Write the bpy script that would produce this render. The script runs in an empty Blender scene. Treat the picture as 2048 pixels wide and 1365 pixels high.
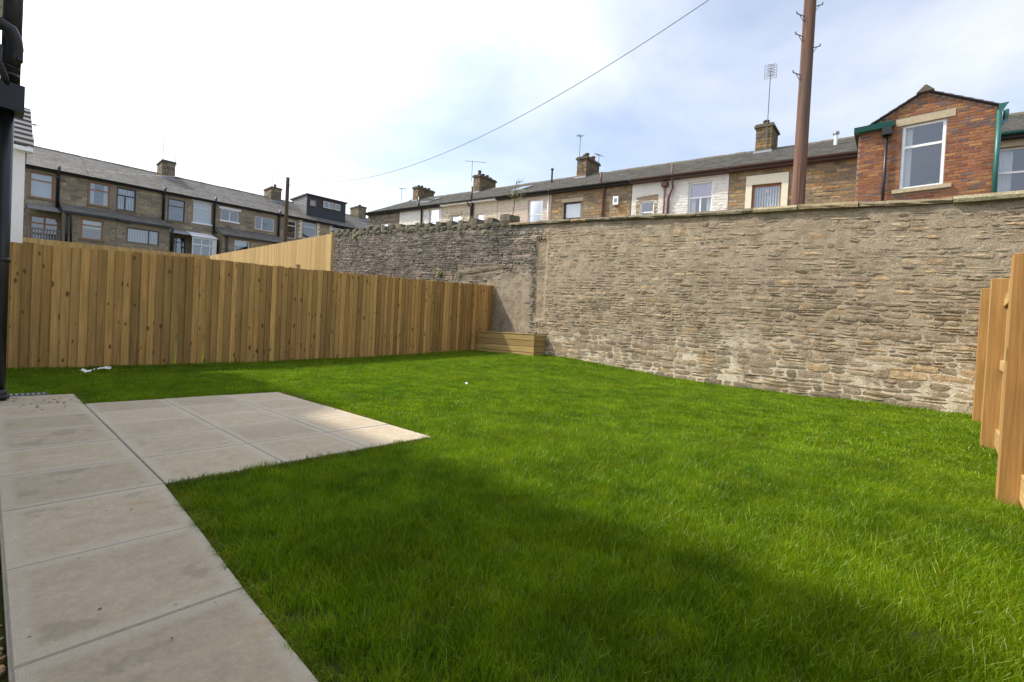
import bpy, bmesh, math, random
from mathutils import Vector, noise
R = math.radians
rnd = random.Random(7)
sc = bpy.context.scene
COL = sc.collection

# ---------------------------------------------------------------- camera
CAM_H = 0.872
cam = bpy.data.cameras.new('camera'); camo = bpy.data.objects.new('camera', cam); COL.objects.link(camo)
cam.sensor_width = 36.0; cam.lens = 16.0; cam.clip_start = 0.02; cam.clip_end = 2000
yaw, pitch, roll = R(49.2), R(-0.9), R(2.95)
Fv = Vector((math.sin(yaw)*math.cos(pitch), math.cos(yaw)*math.cos(pitch), math.sin(pitch)))
R0 = Vector((math.cos(yaw), -math.sin(yaw), 0)); U0 = R0.cross(Fv)
Rv = R0*math.cos(roll) + U0*math.sin(roll); Uv = U0*math.cos(roll) - R0*math.sin(roll)
from mathutils import Matrix
camo.matrix_world = Matrix(((Rv.x, Uv.x, -Fv.x, 0), (Rv.y, Uv.y, -Fv.y, 0), (Rv.z, Uv.z, -Fv.z, CAM_H), (0, 0, 0, 1)))
sc.camera = camo

# ---------------------------------------------------------------- sky and sun
SUN_AZ = -27.0      # heading from +Y, negative towards -X
SUN_EL = 49.5
sund = Vector((math.sin(R(SUN_AZ))*math.cos(R(SUN_EL)), math.cos(R(SUN_AZ))*math.cos(R(SUN_EL)), math.sin(R(SUN_EL))))
sl = bpy.data.lights.new('sun', 'SUN'); slo = bpy.data.objects.new('sun', sl); COL.objects.link(slo)
sl.energy = 3.1; sl.angle = R(2.2); sl.color = (1.0, 0.92, 0.80)
slo.rotation_euler = sund.to_track_quat('Z', 'Y').to_euler(); slo.location = (-20, 30, 40)
w = bpy.data.worlds.new('World'); sc.world = w; w.use_nodes = True
wt = w.node_tree; wt.nodes.clear()
def wn(t, **k):
    n = wt.nodes.new(t)
    for a, b in k.items():
        if hasattr(n, a): setattr(n, a, b)
    return n
def wmath(op, a, b=None, c=None, clamp=False):
    n = wn('ShaderNodeMath', operation=op); n.use_clamp = clamp
    for i, v in enumerate((a, b, c)):
        if v is None: continue
        if isinstance(v, (int, float)): n.inputs[i].default_value = v
        else: wt.links.new(v, n.inputs[i])
    return n.outputs[0]
sky = wn('ShaderNodeTexSky'); sky.sky_type = 'NISHITA'; sky.sun_disc = False
sky.sun_elevation = R(SUN_EL); sky.sun_rotation = R(SUN_AZ)
sky.air_density = 1.0; sky.dust_density = 1.5; sky.ozone_density = 1.0
tc = wn('ShaderNodeTexCoord'); sep = wn('ShaderNodeSeparateXYZ'); wt.links.new(tc.outputs['Generated'], sep.inputs[0])
zc = wmath('ADD', wmath('MAXIMUM', sep.outputs[2], 0.0), 0.22)
comb = wn('ShaderNodeCombineXYZ')
wt.links.new(wmath('DIVIDE', sep.outputs[0], zc), comb.inputs[0]); wt.links.new(wmath('DIVIDE', sep.outputs[1], zc), comb.inputs[1])
cn = wn('ShaderNodeTexNoise'); cn.inputs['Scale'].default_value = 1.15; cn.inputs['Detail'].default_value = 7; cn.inputs['Roughness'].default_value = 0.55
cn.inputs['Distortion'].default_value = 0.4
wt.links.new(comb.outputs[0], cn.inputs['Vector'])
dot = wn('ShaderNodeVectorMath', operation='DOT_PRODUCT'); wt.links.new(tc.outputs['Generated'], dot.inputs[0]); dot.inputs[1].default_value = sund
cosg = wmath('MAXIMUM', dot.outputs['Value'], 0.0)
glow = wmath('POWER', cosg, 3.0)
# thin high cloud: thicker towards the sun and the horizon
cov = wmath('MULTIPLY_ADD', cn.outputs['Fac'], 1.8, -0.50)
cov = wmath('ADD', cov, wmath('MULTIPLY', glow, 0.95))
hor = wmath('POWER', wmath('SUBTRACT', 1.0, wmath('MAXIMUM', sep.outputs[2], 0.0)), 6.0)
cov = wmath('ADD', cov, wmath('MULTIPLY', hor, 0.25), clamp=True)
cbr = wmath('MULTIPLY_ADD', glow, 9.0, 4.5)
ccol = wn('ShaderNodeCombineXYZ')
wt.links.new(cbr, ccol.inputs[0]); wt.links.new(wmath('MULTIPLY', cbr, 1.03), ccol.inputs[1]); wt.links.new(wmath('MULTIPLY', cbr, 1.10), ccol.inputs[2])
mx = wn('ShaderNodeMix', data_type='RGBA'); wt.links.new(cov, mx.inputs[0]); wt.links.new(sky.outputs[0], mx.inputs[6]); wt.links.new(ccol.outputs[0], mx.inputs[7])
bg = wn('ShaderNodeBackground'); bg.inputs[1].default_value = 0.15; wt.links.new(mx.outputs[2], bg.inputs[0])
wo = wn('ShaderNodeOutputWorld'); wt.links.new(bg.outputs[0], wo.inputs[0])
sc.view_settings.view_transform = 'Standard'; sc.view_settings.look = 'None'; sc.view_settings.gamma = 1.0
sc.view_settings.exposure = 0.68; sc.view_settings.use_curve_mapping = False

# ================================================================ helpers
WORLD = {}
class MB:
    def __init__(s): s.v = []; s.f = []; s.uv = {}; s.tint = None; s.ft = []
    def quad(s, a, b, c, d, uv=None):
        i = len(s.v); s.v += [tuple(a), tuple(b), tuple(c), tuple(d)]; s.f.append((i, i+1, i+2, i+3))
        if uv: s.uv[len(s.f)-1] = uv
    def poly(s, pts):
        i = len(s.v); s.v += [tuple(p) for p in pts]; s.f.append(tuple(range(i, i+len(pts))))
    def add(s, vs, fs, tint=None):
        i = len(s.v); s.v += [tuple(p) for p in vs]; n0 = len(s.f); s.f += [tuple(i+k for k in f) for f in fs]
        if tint is not None:
            s.tint = True; s.ft += [(1, 1, 1)]*(n0-len(s.ft)) + [tint]*len(fs)
    def box(s, a0, a1, b0, b1, c0, c1, M=None, tint=None):
        P = [(a0,b0,c0),(a1,b0,c0),(a1,b1,c0),(a0,b1,c0),(a0,b0,c1),(a1,b0,c1),(a1,b1,c1),(a0,b1,c1)]
        if M: P = [M(*p) for p in P]
        s.add(P, [(0,3,2,1),(4,5,6,7),(0,1,5,4),(1,2,6,5),(2,3,7,6),(3,0,4,7)], tint)
    def prism(s, poly, d0, d1, M=None):      # poly in (a,c), extruded along b
        n = len(poly); P = [(p[0], d0, p[1]) for p in poly] + [(p[0], d1, p[1]) for p in poly]
        if M: P = [M(*p) for p in P]
        s.add(P, [tuple(range(n)), tuple(range(2*n-1, n-1, -1))] + [(i, i+n, (i+1) % n+n, (i+1) % n) for i in range(n)])
    def tube(s, path, r, n=8, cap=True):
        path = [Vector(p) for p in path]; rs = r if isinstance(r, (list, tuple)) else [r]*len(path)
        i0 = len(s.v); prev = None
        for k, p in enumerate(path):
            t = (path[min(k+1, len(path)-1)] - path[max(k-1, 0)]).normalized()
            if prev is None:
                a = t.orthogonal().normalized()
            else:
                a = (prev - t*prev.dot(t)).normalized()
            prev = a; b = t.cross(a)
            for j in range(n):
                an = 2*math.pi*j/n; s.v.append(tuple(p + (a*math.cos(an) + b*math.sin(an))*rs[k]))
        for k in range(len(path)-1):
            for j in range(n):
                q = i0+k*n; s.f.append((q+j, q+(j+1) % n, q+n+(j+1) % n, q+n+j))
        if cap:
            s.f.append(tuple(i0+j for j in range(n-1, -1, -1))); q = i0+(len(path)-1)*n; s.f.append(tuple(q+j for j in range(n)))
    def build(s, name, m, parent=None, smooth=False, fix=True, origin=None):
        if origin is None:
            n = max(1, len(s.v)); xs = [p[0] for p in s.v]; ys = [p[1] for p in s.v]; zs = [p[2] for p in s.v]
            c = Vector(((min(xs)+max(xs))/2, (min(ys)+max(ys))/2, min(zs)))
        else: c = Vector(origin)
        me = bpy.data.meshes.new(name); me.from_pydata([(p[0]-c.x, p[1]-c.y, p[2]-c.z) for p in s.v], [], s.f)
        if s.tint:
            s.ft += [(1, 1, 1)]*(len(s.f)-len(s.ft))
            at = me.color_attributes.new('tint', 'FLOAT_COLOR', 'CORNER'); buf = []
            for p in me.polygons: buf += list(s.ft[p.index]+(1.0,))*p.loop_total
            at.data.foreach_set('color', buf)
        if s.uv:
            ul = me.uv_layers.new(name='UVMap')
            for p in me.polygons:
                if p.index in s.uv:
                    for k, li in enumerate(p.loop_indices): ul.data[li].uv = s.uv[p.index][k]
        if fix:
            bm = bmesh.new(); bm.from_mesh(me); bmesh.ops.recalc_face_normals(bm, faces=bm.faces); bm.to_mesh(me); bm.free()
        if smooth: me.polygons.foreach_set('use_smooth', [True]*len(me.polygons))
        me.materials.append(m); me.update()
        return link(name, me, c, parent)
def link(name, data, c, parent=None):
    o = bpy.data.objects.new(name, data); COL.objects.link(o); WORLD[o.name] = Vector(c)
    if parent is not None:
        o.parent = parent; o.location = Vector(c) - WORLD[parent.name]
    else: o.location = c
    return o
def tag(o, label=None, cat=None, group=None, kind=None):
    if label: o['label'] = label
    if cat: o['category'] = cat
    if group: o['group'] = group
    if kind: o['kind'] = kind
    return o
def thing(name, loc, label, cat, group=None):
    return tag(link(name, None, Vector(loc)), label, cat, group)
def lerp(a, b, t): return a+(b-a)*t
def smooth(t): t = min(1, max(0, t)); return t*t*(3-2*t)
def pl(x, pts):       # piecewise linear
    if x <= pts[0][0]: return pts[0][1]
    for (a, b), (c, d) in zip(pts, pts[1:]):
        if x <= c: return lerp(b, d, (x-a)/(c-a))
    return pts[-1][1]

# ---------------------------------------------------------------- material helper
class NT:
    def __init__(s, name):
        s.m = bpy.data.materials.new(name); s.m.use_nodes = True; s.t = s.m.node_tree; s.t.nodes.clear()
        s.out = s.n('ShaderNodeOutputMaterial'); s.b = s.n('ShaderNodeBsdfPrincipled'); s.l(s.b.outputs[0], s.out.inputs[0])
    def n(s, t, **k):
        x = s.t.nodes.new(t)
        for a, b in k.items(): setattr(x, a, b)
        return x
    def l(s, a, b): s.t.links.new(a, b)
    def put(s, sock, v):
        if isinstance(v, (int, float)): sock.default_value = v
        elif isinstance(v, (tuple, list)):
            sock.default_value = tuple(v) + ((1.0,) if len(v) == 3 and len(sock.default_value) == 4 else ())
        else: s.l(v, sock)
    def math(s, op, a, b=0.0, c=0.0, clamp=False):
        x = s.n('ShaderNodeMath', operation=op); x.use_clamp = clamp
        for i, v in enumerate((a, b, c)): s.put(x.inputs[i], v)
        return x.outputs[0]
    def mix(s, f, a, b, bt='MIX'):
        x = s.n('ShaderNodeMix', data_type='RGBA', blend_type=bt); s.put(x.inputs[0], f); s.put(x.inputs[6], a); s.put(x.inputs[7], b); return x.outputs[2]
    def pos(s): return s.n('ShaderNodeNewGeometry').outputs['Position']
    def obj(s): return s.n('ShaderNodeTexCoord').outputs['Object']
    def uv(s): return s.n('ShaderNodeTexCoord').outputs['UV']
    def rand(s): return s.n('ShaderNodeObjectInfo').outputs['Random']
    def attr(s, name): x = s.n('ShaderNodeAttribute'); x.attribute_name = name; return x.outputs['Color']
    def map(s, v, scale=(1, 1, 1), loc=(0, 0, 0), rot=(0, 0, 0)):
        x = s.n('ShaderNodeMapping'); s.l(v, x.inputs[0]); s.put(x.inputs['Location'], loc); x.inputs['Rotation'].default_value = rot; x.inputs['Scale'].default_value = scale; return x.outputs[0]
    def noise(s, v, scale, detail=4, rough=0.55, dist=0.0):
        x = s.n('ShaderNodeTexNoise'); s.l(v, x.inputs['Vector']); x.inputs['Scale'].default_value = scale; x.inputs['Detail'].default_value = detail
        x.inputs['Roughness'].default_value = rough; x.inputs['Distortion'].default_value = dist; return x.outputs['Fac']
    def vor(s, v, scale, feat='F1', rnd_=1.0):
        x = s.n('ShaderNodeTexVoronoi', feature=feat); s.l(v, x.inputs['Vector']); x.inputs['Scale'].default_value = scale; x.inputs['Randomness'].default_value = rnd_; return x
    def ramp(s, f, stops, interp='LINEAR'):
        x = s.n('ShaderNodeValToRGB'); x.color_ramp.interpolation = interp; s.l(f, x.inputs[0]); e = x.color_ramp.elements
        while len(e) < len(stops): e.new(0.5)
        for k, (p, c) in enumerate(stops):
            e[k].position = p; e[k].color = (c, c, c, 1) if isinstance(c, (int, float)) else tuple(c)+(1,)
        return x.outputs[0]
    def sepxyz(s, v): x = s.n('ShaderNodeSeparateXYZ'); s.l(v, x.inputs[0]); return x.outputs
    def comb(s, a, b, c):
        x = s.n('ShaderNodeCombineXYZ'); s.put(x.inputs[0], a); s.put(x.inputs[1], b); s.put(x.inputs[2], c); return x.outputs[0]
    def bump(s, h, strength=0.5, dist=0.01):
        x = s.n('ShaderNodeBump'); x.inputs['Strength'].default_value = strength; x.inputs['Distance'].default_value = dist; s.l(h, x.inputs['Height']); s.l(x.outputs[0], s.b.inputs['Normal'])
    def fin(s, col, rough=0.8, spec=0.3, metal=0.0):
        s.put(s.b.inputs['Base Color'], col); s.put(s.b.inputs['Roughness'], rough); s.b.inputs['Specular IOR Level'].default_value = spec; s.b.inputs['Metallic'].default_value = metal
        return s.m

def m_plain(name, col, rough=0.5, spec=0.4, var=0.12, scale=6.0, metal=0.0, bump=0.0):
    n = NT(name); p = n.pos(); f = n.noise(p, scale, 5)
    f2 = n.noise(p, scale*7, 3)
    c = n.mix(n.math('MULTIPLY', f, 1.0), tuple(x*(1-var) for x in col), tuple(min(1, x*(1+var)) for x in col))
    if bump: n.bump(f2, bump, 0.01)
    return n.fin(c, rough, spec, metal)

def m_stone(name, gain=1.0, stain=0.38, bump=0.7, paint=None):
    n = NT(name); p = n.pos(); t = n.attr('tint')
    a = n.noise(p, 9, 6, 0.65); b = n.noise(p, 55, 4, 0.6); big = n.noise(p, 1.1, 5, 0.6, 0.5)
    c = n.mix(1.0, t, n.ramp(a, [(0.25, 0.62), (0.5, 0.97), (0.75, 1.35)]), 'MULTIPLY')
    c = n.mix(1.0, c, n.ramp(b, [(0.25, 0.62), (0.7, 1.3)]), 'MULTIPLY')
    st = n.ramp(big, [(0.42, 0.0), (0.68, 1.0)])
    c = n.mix(n.math('MULTIPLY', st, stain), c, (0.075*gain, 0.068*gain, 0.055*gain))
    sp = n.noise(p, 34, 2, 0.5)                                   # lime splashes
    c = n.mix(n.ramp(sp, [(0.66, 0.0), (0.72, 0.7)]), c, (0.5, 0.46, 0.38))
    if paint:
        pk = n.noise(p, 4.0, 6, 0.7)
        c = n.mix(n.ramp(pk, [(0.16, 0.0), (0.22, 0.96)]), c, paint)
        c = n.mix(n.ramp(n.noise(p, 1.6, 5), [(0.4, 0.0), (0.8, 0.28)]), c, tuple(x*0.6 for x in paint))
    h = n.math('ADD', n.math('MULTIPLY', a, 1.0), n.math('MULTIPLY', b, 0.5))
    n.bump(h, bump, 0.03)
    return n.fin(c, 0.92, 0.15)

def m_mortar(name):
    n = NT(name); p = n.pos(); x, y, z = n.sepxyz(p)
    a = n.noise(p, 6, 6, 0.65); b = n.noise(p, 60, 4, 0.6); big = n.noise(p, 0.55, 4, 0.55, 0.3)
    c = n.ramp(a, [(0.25, (0.21, 0.165, 0.112)), (0.5, (0.31, 0.248, 0.172)), (0.75, (0.41, 0.338, 0.247))])
    lime = n.ramp(n.noise(p, 3.2, 6, 0.7), [(0.4, 0.0), (0.56, 1.0)])
    low = n.math('SUBTRACT', 1.75, n.math('ADD', z, n.math('MULTIPLY', big, 0.9)), clamp=True)   # fresh pointing in the lower courses
    c = n.mix(n.math('MULTIPLY', lime, n.math('MULTIPLY_ADD', low, 1.0, 0.16), clamp=True), c, (0.66, 0.58, 0.45))
    old = n.math('MULTIPLY', n.ramp(n.math('MULTIPLY', y, 0.05), [(0.38, 0.0), (0.47, 1.0)]), n.ramp(n.math('MULTIPLY', z, 0.2), [(0.45, 0.25), (0.6, 1.0)]))
    c = n.mix(n.math('MULTIPLY', old, n.ramp(big, [(0.25, 0.35), (0.6, 0.85)])), c, (0.10, 0.092, 0.078))
    c = n.mix(1.0, c, n.ramp(b, [(0.2, 0.62), (0.8, 1.32)]), 'MULTIPLY')
    c = n.mix(n.ramp(n.noise(p, 22, 3, 0.6), [(0.63, 0.0), (0.70, 0.55)]), c, (0.60, 0.55, 0.46))
    n.bump(n.math('ADD', a, n.math('MULTIPLY', b, 0.45)), 0.8, 0.03)
    return n.fin(c, 0.95, 0.1)

def m_wood(name, base, dark=0.55, rnd_var=0.25, horiz=False, knots=True, flat=False):
    n = NT(name); o = n.obj(); r = n.rand()
    off = n.comb(n.math('MULTIPLY', r, 37.0), n.math('MULTIPLY', r, 11.0), n.math('MULTIPLY', r, 91.0))
    ad = n.n('ShaderNodeVectorMath', operation='ADD'); n.l(o, ad.inputs[0]); n.l(off, ad.inputs[1]); v = ad.outputs[0]
    if horiz: v = n.map(v, rot=(0, R(90), 0))
    g = n.noise(n.map(v, (1.6, 1.6, 38) if flat else (38, 38, 1.6)), 1.0, 5, 0.6, 0.6)
    g2 = n.noise(n.map(v, (0.8, 0.8, 7) if flat else (7, 7, 0.8)), 1.0, 3)
    c = n.mix(n.ramp(g, [(0.3, 0.0), (0.7, 1.0)]), tuple(x*0.66 for x in base), tuple(min(1, x*1.22) for x in base))
    c = n.mix(n.ramp(g2, [(0.35, 0.0), (0.7, 0.6)]), c, (base[0]*0.62, base[1]*0.62, base[2]*0.55))
    c = n.mix(1.0, c, n.ramp(r, [(0.0, 1-rnd_var), (0.5, 1.0), (1.0, 1+rnd_var)]), 'MULTIPLY')
    c = n.mix(n.math('MULTIPLY', n.ramp(n.math('FRACT', n.math('MULTIPLY', r, 7.3)), [(0.55, 0.0), (1.0, 1.0)]), 0.35), c, (base[0]*0.72, base[1]*0.8, base[2]*0.85))
    if knots:
        vo = n.vor(n.map(v, (9.5, 2.0, 4.6)), 1.0); wob = n.noise(v, 40, 2)
        kd = n.math('ADD', vo.outputs['Distance'], n.math('MULTIPLY', wob, 0.06))
        rr = n.sepxyz(vo.outputs['Color'])[0]
        th = n.math('MULTIPLY', rr, 0.20)
        k = n.math('MULTIPLY', n.math('SUBTRACT', n.math('ADD', th, 0.075), kd), 26.0, clamp=True)
        c = n.mix(n.math('MULTIPLY', k, 0.82), c, (0.055, 0.028, 0.012))
        halo = n.math('MULTIPLY', n.math('SUBTRACT', n.math('ADD', th, 0.16), kd), 5.0, clamp=True)
        c = n.mix(n.math('MULTIPLY', halo, 0.35), c, (base[0]*0.55, base[1]*0.42, base[2]*0.3))
    n.bump(g, 0.5, 0.005)
    return n.fin(c, 0.75, 0.25)

MT = {}
MT['fence'] = m_wood('fence_timber', (0.60, 0.35, 0.122), rnd_var=0.36)
MT['fence2'] = m_wood('new_fence_timber', (0.52, 0.36, 0.16), rnd_var=0.12)
MT['rail'] = m_wood('rail_timber', (0.55, 0.36, 0.15), rnd_var=0.12, horiz=True)
MT['post'] = m_wood('post_timber', (0.44, 0.25, 0.09), rnd_var=0.08)
MT['plank'] = m_wood('planter_timber', (0.50, 0.345, 0.135), rnd_var=0.18, knots=False, flat=True)
MT['stone'] = m_stone('rubble_stone', stain=0.25)
MT['stone_old'] = m_stone('sooty_stone', stain=0.85)
MT['stone_house'] = m_stone('house_stone', stain=0.35)
MT['stone_far'] = m_stone('far_house_stone', stain=0.3)
MT['white_stone'] = m_stone('white_painted_stone', stain=0.2, paint=(0.74, 0.72, 0.66))
MT['cream_stone'] = m_stone('cream_painted_stone', stain=0.2, paint=(0.62, 0.54, 0.42))
MT['pink_stone'] = m_stone('pinkish_painted_stone', stain=0.2, paint=(0.64, 0.53, 0.43))
MT['mortar'] = m_mortar('wall_mortar')
MT['hmortar'] = m_plain('house_mortar', (0.24, 0.19, 0.13), 0.95, 0.1, 0.3, 9, bump=0.6)
MT['fmortar'] = m_plain('far_house_mortar', (0.28, 0.23, 0.17), 0.95, 0.1, 0.3, 9, bump=0.6)
MT['bmortar'] = m_plain('brick_mortar', (0.30, 0.24, 0.19), 0.95, 0.1, 0.25, 20, bump=0.5)
MT['sandstone'] = m_plain('dressed_sandstone', (0.44, 0.37, 0.25), 0.9, 0.15, 0.3, 12, bump=0.5)
MT['upvc'] = m_plain('white_upvc', (0.80, 0.81, 0.82), 0.35, 0.5, 0.04)
MT['cream'] = m_plain('cream_paint', (0.70, 0.65, 0.50), 0.7, 0.3, 0.08, bump=0.2)
MT['brown'] = m_plain('brown_frame', (0.36, 0.15, 0.06), 0.4, 0.5, 0.15)
MT['dkbrown'] = m_plain('dark_brown_frame', (0.045, 0.022, 0.016), 0.4, 0.5, 0.2)
MT['black'] = m_plain('black_plastic', (0.012, 0.012, 0.014), 0.38, 0.5, 0.3)
MT['teal'] = m_plain('teal_paint', (0.014, 0.105, 0.088), 0.4, 0.5, 0.15, bump=0.1)
MT['rpipe'] = m_plain('red_brown_pipe', (0.13, 0.055, 0.045), 0.6, 0.4, 0.25)
MT['fascia'] = m_plain('brown_fascia', (0.085, 0.05, 0.042), 0.6, 0.3, 0.3)
MT['dkfascia'] = m_plain('dark_fascia', (0.022, 0.02, 0.02), 0.6, 0.3, 0.3)
MT['render'] = m_plain('white_render', (0.78, 0.77, 0.77), 0.85, 0.2, 0.04, 3, bump=0.15)
MT['clad'] = m_plain('dark_cladding', (0.030, 0.032, 0.040), 0.55, 0.4, 0.15)
MT['gclad'] = m_plain('grey_cladding', (0.20, 0.20, 0.20), 0.6, 0.3, 0.15)
MT['galv'] = m_plain('galvanised_metal', (0.30, 0.31, 0.32), 0.45, 0.5, 0.2, metal=0.6)
MT['aerial'] = m_plain('aerial_metal', (0.16, 0.16, 0.17), 0.5, 0.5, 0.2, metal=0.4)
MT['lead'] = m_plain('lead_flashing', (0.30, 0.32, 0.36), 0.6, 0.4, 0.2)
MT['pot'] = m_plain('terracotta', (0.22, 0.10, 0.06), 0.8, 0.2, 0.35, 10)
MT['dkpot'] = m_plain('sooty_pot', (0.10, 0.075, 0.06), 0.85, 0.2, 0.35, 10)
MT['curtain'] = m_plain('curtain_cloth', (0.72, 0.72, 0.70), 0.9, 0.1, 0.08)
MT['lilac'] = m_plain('lilac_blind', (0.50, 0.34, 0.50), 0.9, 0.1, 0.08)
MT['litter'] = m_plain('white_paper', (0.75, 0.76, 0.74), 0.6, 0.3, 0.1)
MT['grate'] = m_plain('grey_plastic', (0.20, 0.21, 0.22), 0.6, 0.4, 0.15)
MT['void'] = m_plain('dark_slot', (0.01, 0.01, 0.01), 0.9, 0.1, 0.1)
MT['leafdeb'] = m_plain('dry_leaf', (0.16, 0.085, 0.04), 0.9, 0.1, 0.5, 60)
MT['green_strap'] = m_plain('leaf', (0.07, 0.13, 0.02), 0.7, 0.2, 0.3, 8)

def m_glass():
    n = NT('window_glass'); n.t.nodes.remove(n.b)
    tr = n.n('ShaderNodeBsdfTransparent'); tr.inputs[0].default_value = (0.72, 0.76, 0.78, 1)
    gl = n.n('ShaderNodeBsdfGlossy'); gl.inputs['Roughness'].default_value = 0.03; gl.inputs[0].default_value = (0.92, 0.95, 1, 1)
    fr = n.n('ShaderNodeFresnel'); fr.inputs[0].default_value = 1.5
    ms = n.n('ShaderNodeMixShader'); n.l(n.math('MULTIPLY_ADD', fr.outputs[0], 0.6, 0.15, clamp=True), ms.inputs[0])
    n.l(tr.outputs[0], ms.inputs[1]); n.l(gl.outputs[0], ms.inputs[2]); n.l(ms.outputs[0], n.out.inputs[0])
    nz = n.noise(n.pos(), 1.3, 2); bp = n.n('ShaderNodeBump'); bp.inputs['Strength'].default_value = 0.05; bp.inputs['Distance'].default_value = 0.02
    n.l(nz, bp.inputs['Height']); n.l(bp.outputs[0], gl.inputs['Normal'])
    return n.m
MT['glass'] = m_glass()

def m_slate(name, base, moss=0.3):
    n = NT(name); u = n.uv(); p = n.pos()
    br = n.n('ShaderNodeTexBrick'); n.l(u, br.inputs['Vector']); br.inputs['Scale'].default_value = 1.0
    br.inputs['Brick Width'].default_value = 0.28; br.inputs['Row Height'].default_value = 0.21; br.inputs['Mortar Size'].default_value = 0.006
    br.inputs['Color1'].default_value = tuple(x*0.7 for x in base)+(1,); br.inputs['Color2'].default_value = tuple(x*1.3 for x in base)+(1,)
    br.inputs['Mortar'].default_value = tuple(x*0.3 for x in base)+(1,); br.inputs['Bias'].default_value = -0.1
    a = n.noise(p, 2.2, 6, 0.7); b = n.noise(p, 24, 4, 0.6)
    c = n.mix(1.0, br.outputs[0], n.ramp(b, [(0.25, 0.7), (0.75, 1.3)]), 'MULTIPLY')
    c = n.mix(n.math('MULTIPLY', n.ramp(a, [(0.5, 0.0), (0.75, 1.0)]), moss), c, (0.13, 0.13, 0.06))
    n.bump(n.math('ADD', br.outputs['Fac'], n.math('MULTIPLY', b, -0.6)), 0.4, -0.015)
    return n.fin(c, 0.7, 0.3)
MT['slate'] = m_slate('stone_slate', (0.125, 0.118, 0.104))
MT['slate_far'] = m_slate('grey_slate', (0.155, 0.145, 0.135), 0.45)
MT['tile'] = m_plain('grey_concrete_tile', (0.085, 0.08, 0.085), 0.7, 0.3, 0.25, 14, bump=0.3)
MT['ridge'] = m_plain('ridge_tile', (0.12, 0.105, 0.08), 0.85, 0.2, 0.35, 6, bump=0.4)

def m_slab():
    n = NT('buff_concrete_slab'); o = n.obj(); u = n.uv(); r = n.rand(); p = n.pos()
    x, y, _ = n.sepxyz(u)
    ed = n.math('MINIMUM', n.math('MINIMUM', x, n.math('SUBTRACT', 1.0, x)), n.math('MINIMUM', y, n.math('SUBTRACT', 1.0, y)))
    nz = n.noise(p, 3.1, 6, 0.6, 0.4); fine = n.noise(p, 70, 4, 0.6); mid = n.noise(p, 16, 5, 0.65)
    c = n.mix(nz, (0.35, 0.288, 0.205), (0.465, 0.39, 0.285))
    c = n.mix(1.0, c, n.ramp(mid, [(0.25, 0.86), (0.75, 1.12)]), 'MULTIPLY')
    c = n.mix(1.0, c, n.ramp(r, [(0, 0.90), (1, 1.08)]), 'MULTIPLY')
    edn = n.math('ADD', ed, n.math('MULTIPLY', n.math('SUBTRACT', mid, 0.5), 0.11))
    bl = n.ramp(edn, [(0.0, 1.0), (0.055, 0.75), (0.10, 0.0)])     # cement bloom left round the pointed edges
    c = n.mix(n.math('MULTIPLY', bl, 0.5), c, (0.48, 0.44, 0.37))
    off = n.comb(n.math('MULTIPLY', r, 40.0), n.math('MULTIPLY', r, 17.0), 0.0)
    ad = n.n('ShaderNodeVectorMath', operation='ADD'); n.l(p, ad.inputs[0]); n.l(off, ad.inputs[1])
    wet = n.ramp(n.noise(ad.outputs[0], 3.3, 8, 0.6, 0.25), [(0.565, 0.0), (0.61, 1.0)])
    wx = n.ramp(n.sepxyz(p)[0], [(0.52, 1.0), (0.7, 0.25)])
    wet = n.math('MULTIPLY', n.math('MULTIPLY', wet, wx), n.ramp(ed, [(0.06, 0.0), (0.12, 1.0)]))
    c = n.mix(n.math('MULTIPLY', wet, 0.30), c, (0.14, 0.125, 0.11))
    och = n.ramp(n.noise(ad.outputs[0], 4.4, 5, 0.6, 0.8), [(0.62, 0.0), (0.72, 1.0)])
    c = n.mix(n.math('MULTIPLY', och, 0.30), c, (0.36, 0.21, 0.08))
    dots = n.vor(p, 9.0); c = n.mix(n.ramp(dots.outputs['Distance'], [(0.03, 0.8), (0.05, 0.0)]), c, (0.06, 0.05, 0.04))
    c = n.mix(1.0, c, n.ramp(fine, [(0.25, 0.88), (0.75, 1.1)]), 'MULTIPLY')
    rib = n.n('ShaderNodeTexWave'); rib.wave_type = 'BANDS'; rib.bands_direction = 'X'; rib.inputs['Scale'].default_value = 55; n.l(p, rib.inputs['Vector'])
    n.bump(n.math('ADD', n.math('MULTIPLY', fine, 0.8), n.math('MULTIPLY', rib.outputs['Fac'], 0.25)), 0.25, 0.004)
    return n.fin(c, 0.85, 0.25)
MT['slab'] = m_slab()
MT['bed'] = m_plain('pale_jointing', (0.32, 0.29, 0.25), 0.95, 0.1, 0.3, 30, bump=0.3)

def m_brick():
    n = NT('multi_brick'); t = n.attr('tint'); p = n.pos(); a = n.noise(p, 22, 5, 0.65); b = n.noise(p, 120, 3)
    c = n.mix(1.0, t, n.ramp(a, [(0.25, 0.62), (0.75, 1.35)]), 'MULTIPLY')
    n.bump(n.math('ADD', a, b), 0.4, 0.006)
    return n.fin(c, 0.85, 0.2)
MT['brick'] = m_brick()
def m_sidebrick():
    n = NT('side_brick'); p = n.pos(); br = n.n('ShaderNodeTexBrick'); x, y, z = n.sepxyz(p); n.l(n.comb(n.math('ADD', x, y), z, 0.0), br.inputs['Vector'])
    br.inputs['Scale'].default_value = 1.0; br.inputs['Brick Width'].default_value = 0.225; br.inputs['Row Height'].default_value = 0.075; br.inputs['Mortar Size'].default_value = 0.006
    br.inputs['Color1'].default_value = (0.25, 0.085, 0.04, 1); br.inputs['Color2'].default_value = (0.36, 0.15, 0.06, 1); br.inputs['Mortar'].default_value = (0.3, 0.24, 0.19, 1)
    n.bump(br.outputs['Fac'], 0.5, -0.01)
    return n.fin(br.outputs[0], 0.85, 0.2)
MT['sidebrick'] = m_sidebrick()

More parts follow.
